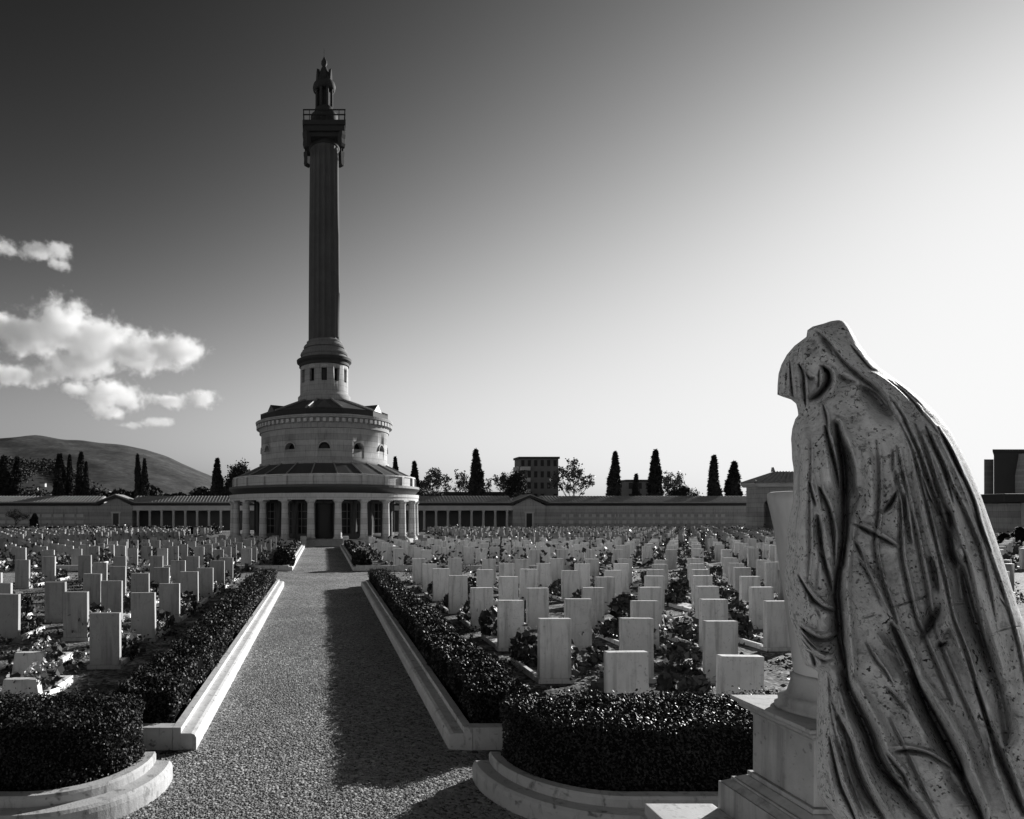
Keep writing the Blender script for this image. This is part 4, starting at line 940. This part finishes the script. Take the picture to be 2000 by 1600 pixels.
    G(3, 10, .10, (1490,860),(1560,1000),(1640,1180),(1740,1400),(1810,1620)); G(3, 18, .045, (1420,980),(1500,1150),(1600,1350),(1660,1520)); Rd(3, 4, .022, (1310,970),(1420,1130),(1570,1250)); G(3, 4, .025, (1180,1080),(1300,1290),(1390,1400),(1500,1580)); Rd(3, 5, .012, (1240,1130),(1400,1370))
    G(3, 1.6, .014, (1120,790),(1300,740)); G(3, 1.6, .016, (1400,660),(1600,620),(1969,500)); G(3, 1.4, .01, (1690,710),(1780,800))
    # --- lower robe
    G(4, 14, .12, (500,-30),(580,200),(680,420),(790,660),(870,900),(1000,1100),(1200,1350),(1430,1620)); G(4, 13, .12, (1270,-30),(1400,260),(1530,500),(1660,740),(1790,990),(1829,1070))
    Rd(4, 6, .04, (440,100),(530,400),(620,680),(720,980),(850,1250),(1000,1500),(1080,1620)); G(4, 6, .06, (345,690),(400,950),(470,1230),(570,1450),(640,1620)); G(4, 12, .075, (440,470),(560,700),(610,900),(690,1150),(810,1380),(970,1620)); G(4, 6, .025, (330,-30),(380,300),(470,500)); Rd(4, 8, .015, (240,130),(235,600),(260,1150)); Rd(4, 4, .02, (390,740),(480,1050),(600,1430))
    Rd(4, 4, .028, (1040,790),(1250,785),(1430,840),(1560,900),(1700,985)); G(4, 4.5, .05, (1070,845),(1250,835),(1430,868),(1560,940),(1690,1020)); G(4, 6, .05, (980,870),(1080,1000),(1180,1130),(1230,1270)); G(4, 6, .045, (950,1070),(1060,1180),(1170,1250)); G(4, 5, .02, (980,130),(1100,260),(1220,400)); Rd(4, 4.5, .022, (860,950),(1000,1060),(1200,1240)); Rd(4, 4, .02, (940,1090),(1100,1300),(1400,1560)); Rd(4, 5, .012, (1180,230),(1330,500),(1430,680))
    # --- mantle down the back
    G(5, 4, .05, (690,-30),(830,220),(950,480),(1060,720),(1130,900),(1180,1080),(1250,1280),(1320,1450)); G(5, 6, .035, (550,-30),(660,230),(760,450),(810,650),(870,880)); Rd(5, 6, .02, (690,60),(800,280),(920,520),(1000,720),(1080,930)); Rd(5, 7, .03, (590,200),(700,450),(760,620),(830,830),(900,1050),(940,1250),(1000,1500)); Rd(5, 7, .03, (440,580),(500,850),(550,1100),(620,1330),(690,1580)); G(5, 10, .03, (640,620),(700,800),(710,1000)); G(5, 12, .065, (850,1010),(835,1250),(850,1400),(890,1610)); G(5, 8, .03, (290,780),(300,1000),(350,1180)); G(5, 5, .03, (740,60),(880,330),(980,560)); G(5, 3, .02, (700,1010),(820,995))
    Rd(6, 7, .035, (650,0),(720,280),(790,560),(850,850),(920,1050),(1000,1290),(1090,1520)); G(6, 14, .075, (830,-20),(960,180),(1030,420),(1100,680),(1170,900),(1250,1120),(1330,1380),(1430,1620)); G(6, 8, .035, (610,40),(660,250),(700,470)); G(6, 13, .075, (700,680),(610,850),(520,1010)); G(6, 8, .045, (690,1110),(790,1080)); Rd(6, 3.5, .02, (810,900),(690,1060)); G(6, 1.6, .014, (1250,990),(1500,910),(1690,880)); G(6, 1.6, .014, (820,620),(1010,600)); G(6, 3, .018, (1430,540),(1510,660)); G(6, 2, .015, (1130,190),(1240,210)); Rd(6, 12, .02, (1130,200),(1230,600),(1350,1000),(1480,1400)); Rd(6, 8, .015, (1480,100),(1600,560),(1700,860))
    Rd(7, 8, .03, (1020,60),(1100,320),(1170,550),(1220,780),(1270,1000),(1340,1200),(1400,1400),(1460,1610)); G(7, 9, .07, (1050,80),(1140,350),(1235,650),(1310,850),(1410,1080),(1490,1270),(1600,1520)); G(7, 18, .035, (1280,100),(1350,300),(1400,600),(1370,850)); G(7, 13, .12, (340,0),(480,250),(640,540),(780,800),(880,1020),(990,1280),(1090,1500),(1140,1620)); Rd(7, 5, .02, (440,60),(570,300),(700,560),(830,820),(940,1060),(1050,1290)); G(7, 18, .035, (740,1040),(830,1200),(960,1400)); G(7, 1.6, .012, (640,260),(730,255),(800,270)); G(7, 1.6, .012, (1280,640),(1480,630)); G(7, 1.6, .01, (820,1450),(1000,1440),(1150,1400))
    # fingers of the clasped hand and the rounded cuff above it
    for pts in ([(400,930),(500,1050),(590,1140),(640,1150)], [(385,975),(480,1095),(560,1175),(640,1190)], [(390,1030),(470,1140),(550,1215),(640,1225)]): Rd(3, 3.2, .03, *pts)
    Rd(3, 13, .03, (560,700),(650,820),(720,900)); G(3, 2.2, .03, (395,955),(490,1072),(575,1158)); G(3, 2.2, .03, (388,1002),(475,1118),(555,1195))
    # folds of the mantle streaming from head and shoulder to the hem, between guide folds
    gd = [np.array(q_, float) for q_ in (
        [(1664,640),(1690,690),(1740,745),(1795,790),(1846,850),(1884,920),(1910,975),(1940,1060),(1968,1150),(1990,1220),(2014,1300),(2045,1440),(2072,1620)],
        [(1655,650),(1683,710),(1741,755),(1780,795),(1806,835),(1832,889),(1855,954),(1881,1012),(1907,1080),(1930,1180),(1955,1310),(1980,1431),(2030,1620)],
        [(1640,655),(1665,705),(1700,735),(1745,790),(1777,872),(1790,924),(1806,986),(1822,1051),(1839,1110),(1855,1216),(1881,1275),(1933,1421),(1990,1620)],
        [(1625,660),(1650,715),(1680,760),(1705,820),(1712,900),(1715,1000),(1700,1080),(1722,1160),(1744,1223),(1780,1320),(1832,1424),(1890,1540),(1925,1620)])]
    fr = np.random.default_rng(11)
    for i, k_, lo_, hi_ in ((0, 2, 700, 1640), (1, 3, 730, 1640), (2, 3, 840, 1640)):
        for j in range(k_):
            f_ = (j+.5+fr.uniform(-.2, .2))/k_; v0 = lo_+fr.uniform(0, 160); v1 = min(hi_, v0+fr.uniform(330, 800)); vs = np.linspace(v0, v1, 12)
            uu_ = np.interp(vs, gd[i][:, 1], gd[i][:, 0])*(1-f_)+np.interp(vs, gd[i+1][:, 1], gd[i+1][:, 0])*f_+3*np.sin(vs*.017+j*2+i)
            ln = np.column_stack([uu_, vs]); am = fr.uniform(.5, 1.0)
            feats.append((ln, 5.5, .022*am, 1)); feats.append((ln-[7.0, 0], 4.5, -.040*am, 1))
    gl_ = [np.array(q_, float) for q_ in ([(1600,1320),(1600,1450),(1615,1540),(1650,1640)], [(1640,1300),(1660,1400),(1695,1500),(1780,1640)], [(1690,1080),(1720,1250),(1790,1420),(1900,1640)], [(1560,820),(1552,950),(1548,1080),(1556,1200)], [(1612,800),(1630,950),(1625,1080),(1612,1180)])]
    for i, k_, lo_, hi_ in ((0, 3, 1320, 1640), (1, 2, 1300, 1640), (3, 3, 820, 1190)):
        for j in range(k_):
            f_ = (j+.5+fr.uniform(-.2, .2))/k_; v0 = lo_+fr.uniform(0, .3)*(hi_-lo_); v1 = hi_-fr.uniform(0, .2)*(hi_-lo_)*(i == 3); vs = np.linspace(v0, v1, 8)
            uu_ = np.interp(vs, gl_[i][:, 1], gl_[i][:, 0])*(1-f_)+np.interp(vs, gl_[i+1][:, 1], gl_[i+1][:, 0])*f_+2*np.sin(vs*.03+j)
            ln = np.column_stack([uu_, vs]); am = fr.uniform(.4, .9)
            feats.append((ln, 4.5, .014*am, 1)); feats.append((ln-[5.5, 0], 3.5, -.026*am, 1))
    Fd = np.zeros_like(Z)
    for pts, w_, amp, _ in feats:
        # Catmull-Rom resample
        n = len(pts); q_ = np.vstack([2*pts[0]-pts[1], pts, 2*pts[-1]-pts[-2]]); out = []
        for i in range(1, n):
            for t in np.linspace(0, 1, 9)[:-1]:
                a, b, c, d = q_[i-1], q_[i], q_[i+1], q_[i+2]
                out.append(.5*(2*b+(c-a)*t+(2*a-5*b+4*c-d)*t*t+(-a+3*b-3*c+d)*t**3))
        out.append(pts[-1]); out = np.array(out)
        sgm = w_*5; lo = out.min(0)-sgm; hi = out.max(0)+sgm
        msk = (U > lo[0]) & (U < hi[0]) & (Vv > lo[1]) & (Vv < hi[1])
        if not msk.any(): continue
        uu, v2 = U[msk], Vv[msk]; best = np.full(uu.shape, 1e9); side = np.zeros(uu.shape); par = np.zeros(uu.shape); seg = len(out)-1
        for i in range(seg):
            a, b = out[i], out[i+1]; d = b-a; l2 = max(1e-9, d@d)
            t = np.clip(((uu-a[0])*d[0]+(v2-a[1])*d[1])/l2, 0, 1)
            ds = (uu-a[0]-t*d[0])**2+(v2-a[1]-t*d[1])**2
            bt = ds < best; best = np.where(bt, ds, best); side = np.where(bt, d[1]*(uu-a[0])-d[0]*(v2-a[1]), side); par = np.where(bt, (i+t)/seg, par)
        x = np.sqrt(best)
        taper = np.sin(np.pi*np.clip(par, .02, .98))**.38
        x = x/(w_*(.35+.65*taper)*(.78 if amp < 0 and w_ < 11 else .95))
        if amp > 0:
            pr = .75*np.exp(-(np.sqrt(x*x+.05)-.22)*1.25)+.25*np.exp(-(x/.35)**2)
        else:      # one steep wall, one soft slope, and a roll of cloth beside the steep wall
            xs = np.where(side > 0, x*1.35, x*.72)
            pr = .52*np.exp(-(xs/.45)**2.4)+.27*np.exp(-(xs/.95)**2.6)+.21*np.exp(-xs*.8)
            pr = pr-np.where(side > 0, .26*np.exp(-((x-1.9)/.8)**2), .10*np.exp(-((x-3.0)/1.1)**2))
        Fd[msk] += (1.5 if amp > 0 else 1.7)*amp*pr*taper
    def blur(A, sg):
        k = np.arange(-6, 7); g = np.exp(-.5*(k/sg)**2); g /= g.sum()
        for ax in (0, 1):
            Pd = np.pad(A, [(6, 6) if i == ax else (0, 0) for i in (0, 1)], mode='edge')
            A = sum(g[j]*np.take(Pd, np.arange(j, j+A.shape[ax]), ax) for j in range(13))
        return A
    Fd = blur(Fd, .6)
    i0 = int(np.searchsorted(vv, 1606)); Fd[i0:] = Fd[i0]          # the robe falls straight to the plinth
    Fd = np.clip(Fd, -.42, .13)*edge
    # faint secondary drapery running with the body and hand-carved unevenness
    Fd += edge*(.0035*np.sin((U-.42*(Vv-900))*.11+.8*np.sin(Vv*.013))+.0018*np.sin(U*.23+Vv*.05)*np.sin(Vv*.19-U*.04)+rng.normal(0, .0006, Z.shape))
    Z = np.maximum(Z+Fd, -.6*D*base)
    # place: local frame about the sight line through the middle of the figure
    c = np.array([2.04, 2.30]); dist0 = np.hypot(*c); dvec = c/dist0; pv = np.array([dvec[1], -dvec[0]])
    def world(u, v, dep):
        t = (u-VX)/F                                        # ray (t,1): meets the plane through c across dvec
        k = dist0/(t*dvec[0]+dvec[1]); k = k*(1-dep/dist0)
        return np.stack([t*k, k, EYE-(v-VY)/F*k], -1)
    front = world(U, Vv, Z)
    sb = np.linspace(0, 1, NB)[1:-1]; Ub = uL[:, None]+(uR-uL)[:, None]*sb[None]; Vb = np.repeat(vv[:, None], NB-2, 1)
    bl = q((Ub-uL[:, None])/rl)*q((uR[:, None]-Ub)/rr)
    back = world(Ub, Vb, -D*bl*(1.0+.05*np.sin((Ub-.35*Vb)*.09)))
    nr = len(vv); Fi = np.arange(nr*NU).reshape(nr, NU); Bi = nr*NU+np.arange(nr*(NB-2)).reshape(nr, NB-2)
    ring = np.concatenate([Fi, Bi[:, ::-1]], 1)             # closed ring per row
    a = ring[:-1]; b = ring[1:]; Q = np.stack([a, b, np.roll(b, -1, 1), np.roll(a, -1, 1)], -1).reshape(-1, 4)
    V = np.concatenate([front.reshape(-1, 3), back.reshape(-1, 3)]); V[:, 2] = np.maximum(V[:, 2], 1.05)
    zb = V[:, 2].min(); org = np.array([c[0], c[1], zb]); V = V-org
    me = raw_mesh('mourning_statue', V, Q, M['statue'], True)
    b_ = bmesh.new(); b_.from_mesh(me); b_.verts.ensure_lookup_table()
    b_.faces.new([b_.verts[i] for i in ring[0]]); b_.faces.new([b_.verts[i] for i in ring[-1][::-1]])
    bmesh.ops.recalc_face_normals(b_, faces=b_.faces); b_.to_mesh(me); b_.free()
    o = link('mourning_statue', me, None, tuple(org))
    tag(o, 'weathered marble statue of a veiled mourner bowed forward, seen from behind', 'statue')
    zt = 1.115
    r = empty('statue_pedestal', (c[0]+.12, c[1]-.05, 0), 'plain stone block carrying the veiled statue', 'pedestal', rz=math.atan2(pv[1], pv[0]))
    MB().box(-.75, .75, -.5, .5, 0, .3).box(-.62, .62, -.42, .42, .302, zt-.16).box(-.64, .64, -.44, .44, zt-.158, zt-.06).build('block', M['pedestal'], r, bevel=.01)
statue()

# ------------------------------------------------------------------ clouds far beyond the hill
def cloud(lumps, Y, label, dens, seed, nscale):
    """one volume cloud: puffs given as (px, py, half width px, half height px)"""
    k = Y/F; pos = lambda px, py: Vector(((px-VX)*k, 0, EYE+(VY-py)*k))
    cs = [pos(a, b) for a, b, _, _ in lumps]; xs = [c.x for c in cs]; zs = [c.z for c in cs]
    rx = [l[2]*k for l in lumps]; rz = [l[3]*k for l in lumps]
    x0 = min(x-r*1.45 for x, r in zip(xs, rx)); x1 = max(x+r*1.45 for x, r in zip(xs, rx)); z0 = min(z-r*1.45 for z, r in zip(zs, rz)); z1 = max(z+r*1.45 for z, r in zip(zs, rz))
    ry = max(rx)*1.1; cx, cz = (x0+x1)/2, (z0+z1)/2
    m = bpy.data.materials.new('cloud vapour'); m.use_nodes = True; t = m.node_tree; n = t.nodes; l = t.links
    n.remove(n['Principled BSDF']); pvn = n.new('ShaderNodeVolumePrincipled'); l.new(pvn.outputs[0], n['Material Output'].inputs['Volume'])
    pvn.inputs['Color'].default_value = (.98, .98, .98, 1); pvn.inputs['Anisotropy'].default_value = .25
    tc = n.new('ShaderNodeTexCoord')
    def mth(op, a, b, clamp=False):
        q = n.new('ShaderNodeMath'); q.operation = op; q.use_clamp = clamp
        for i, v in enumerate((a, b)):
            if isinstance(v, (int, float)): q.inputs[i].default_value = v
            else: l.new(v, q.inputs[i])
        return q.outputs[0]
    acc = None
    for c, a, b in zip(cs, rx, rz):
        mp = n.new('ShaderNodeMapping'); d = max(a*.9, b*.9)
        mp.inputs['Scale'].default_value = (1/a, 1/d, 1/b); mp.inputs['Location'].default_value = (-(c.x-cx)/a, 0, -(c.z-cz)/b); l.new(tc.outputs['Object'], mp.inputs['Vector'])
        ln = n.new('ShaderNodeVectorMath'); ln.operation = 'LENGTH'; l.new(mp.outputs[0], ln.inputs[0])
        v = mth('SUBTRACT', 1.0, ln.outputs['Value']); acc = v if acc is None else mth('MAXIMUM', acc, v)
    nz = n.new('ShaderNodeTexNoise'); nz.inputs['Scale'].default_value = nscale/k; nz.inputs['Detail'].default_value = 9; nz.inputs['Roughness'].default_value = .64
    l.new(tc.outputs['Object'], nz.inputs['Vector'])
    v = mth('ADD', mth('MULTIPLY', acc, 1.15), mth('MULTIPLY', mth('SUBTRACT', nz.outputs['Fac'], .515), 3.5))
    v = mth('MULTIPLY', v, 1.6, True); v = mth('MULTIPLY', v, v)
    l.new(mth('MULTIPLY', v, dens/k), pvn.inputs['Density'])
    mb = MB().box(x0-cx, x1-cx, -ry, ry, z0-cz, z1-cz)
    o = mb.build('cloud', m, None, (cx, Y, cz)); tag(o, label, 'cloud', 'soft clouds low over the hill')
    m.cycles.volume_step_rate = .35 if hasattr(m.cycles, 'volume_step_rate') else 1
    return o
cloud([(60, 655, 85, 45), (130, 640, 75, 55), (190, 670, 90, 48), (260, 690, 75, 42), (335, 688, 66, 42), (160, 710, 80, 30), (20, 730, 60, 26), (85, 735, 45, 26), (10, 640, 60, 30)], 6000, 'large bright cumulus cloud low in the left sky above the hill', .05, 1, .03)
cloud([(150, 760, 35, 16), (205, 770, 60, 34), (250, 780, 42, 24), (215, 805, 45, 14)], 6000, 'ragged cloud fragment directly under the large cumulus', .05, 2, .036)
cloud([(330, 782, 45, 16), (395, 780, 38, 18)], 6000, 'small flat cloud to the lower right of the large cumulus', .05, 3, .036)
cloud([(10, 484, 40, 12), (75, 494, 45, 14), (112, 493, 30, 24), (115, 515, 28, 12)], 6000, 'thin wispy cloud high at the left edge', .04, 4, .042)
cloud([(305, 826, 40, 10), (255, 830, 25, 8)], 6000, 'faint small cloud patch just above the hill slope', .03, 5, .036)
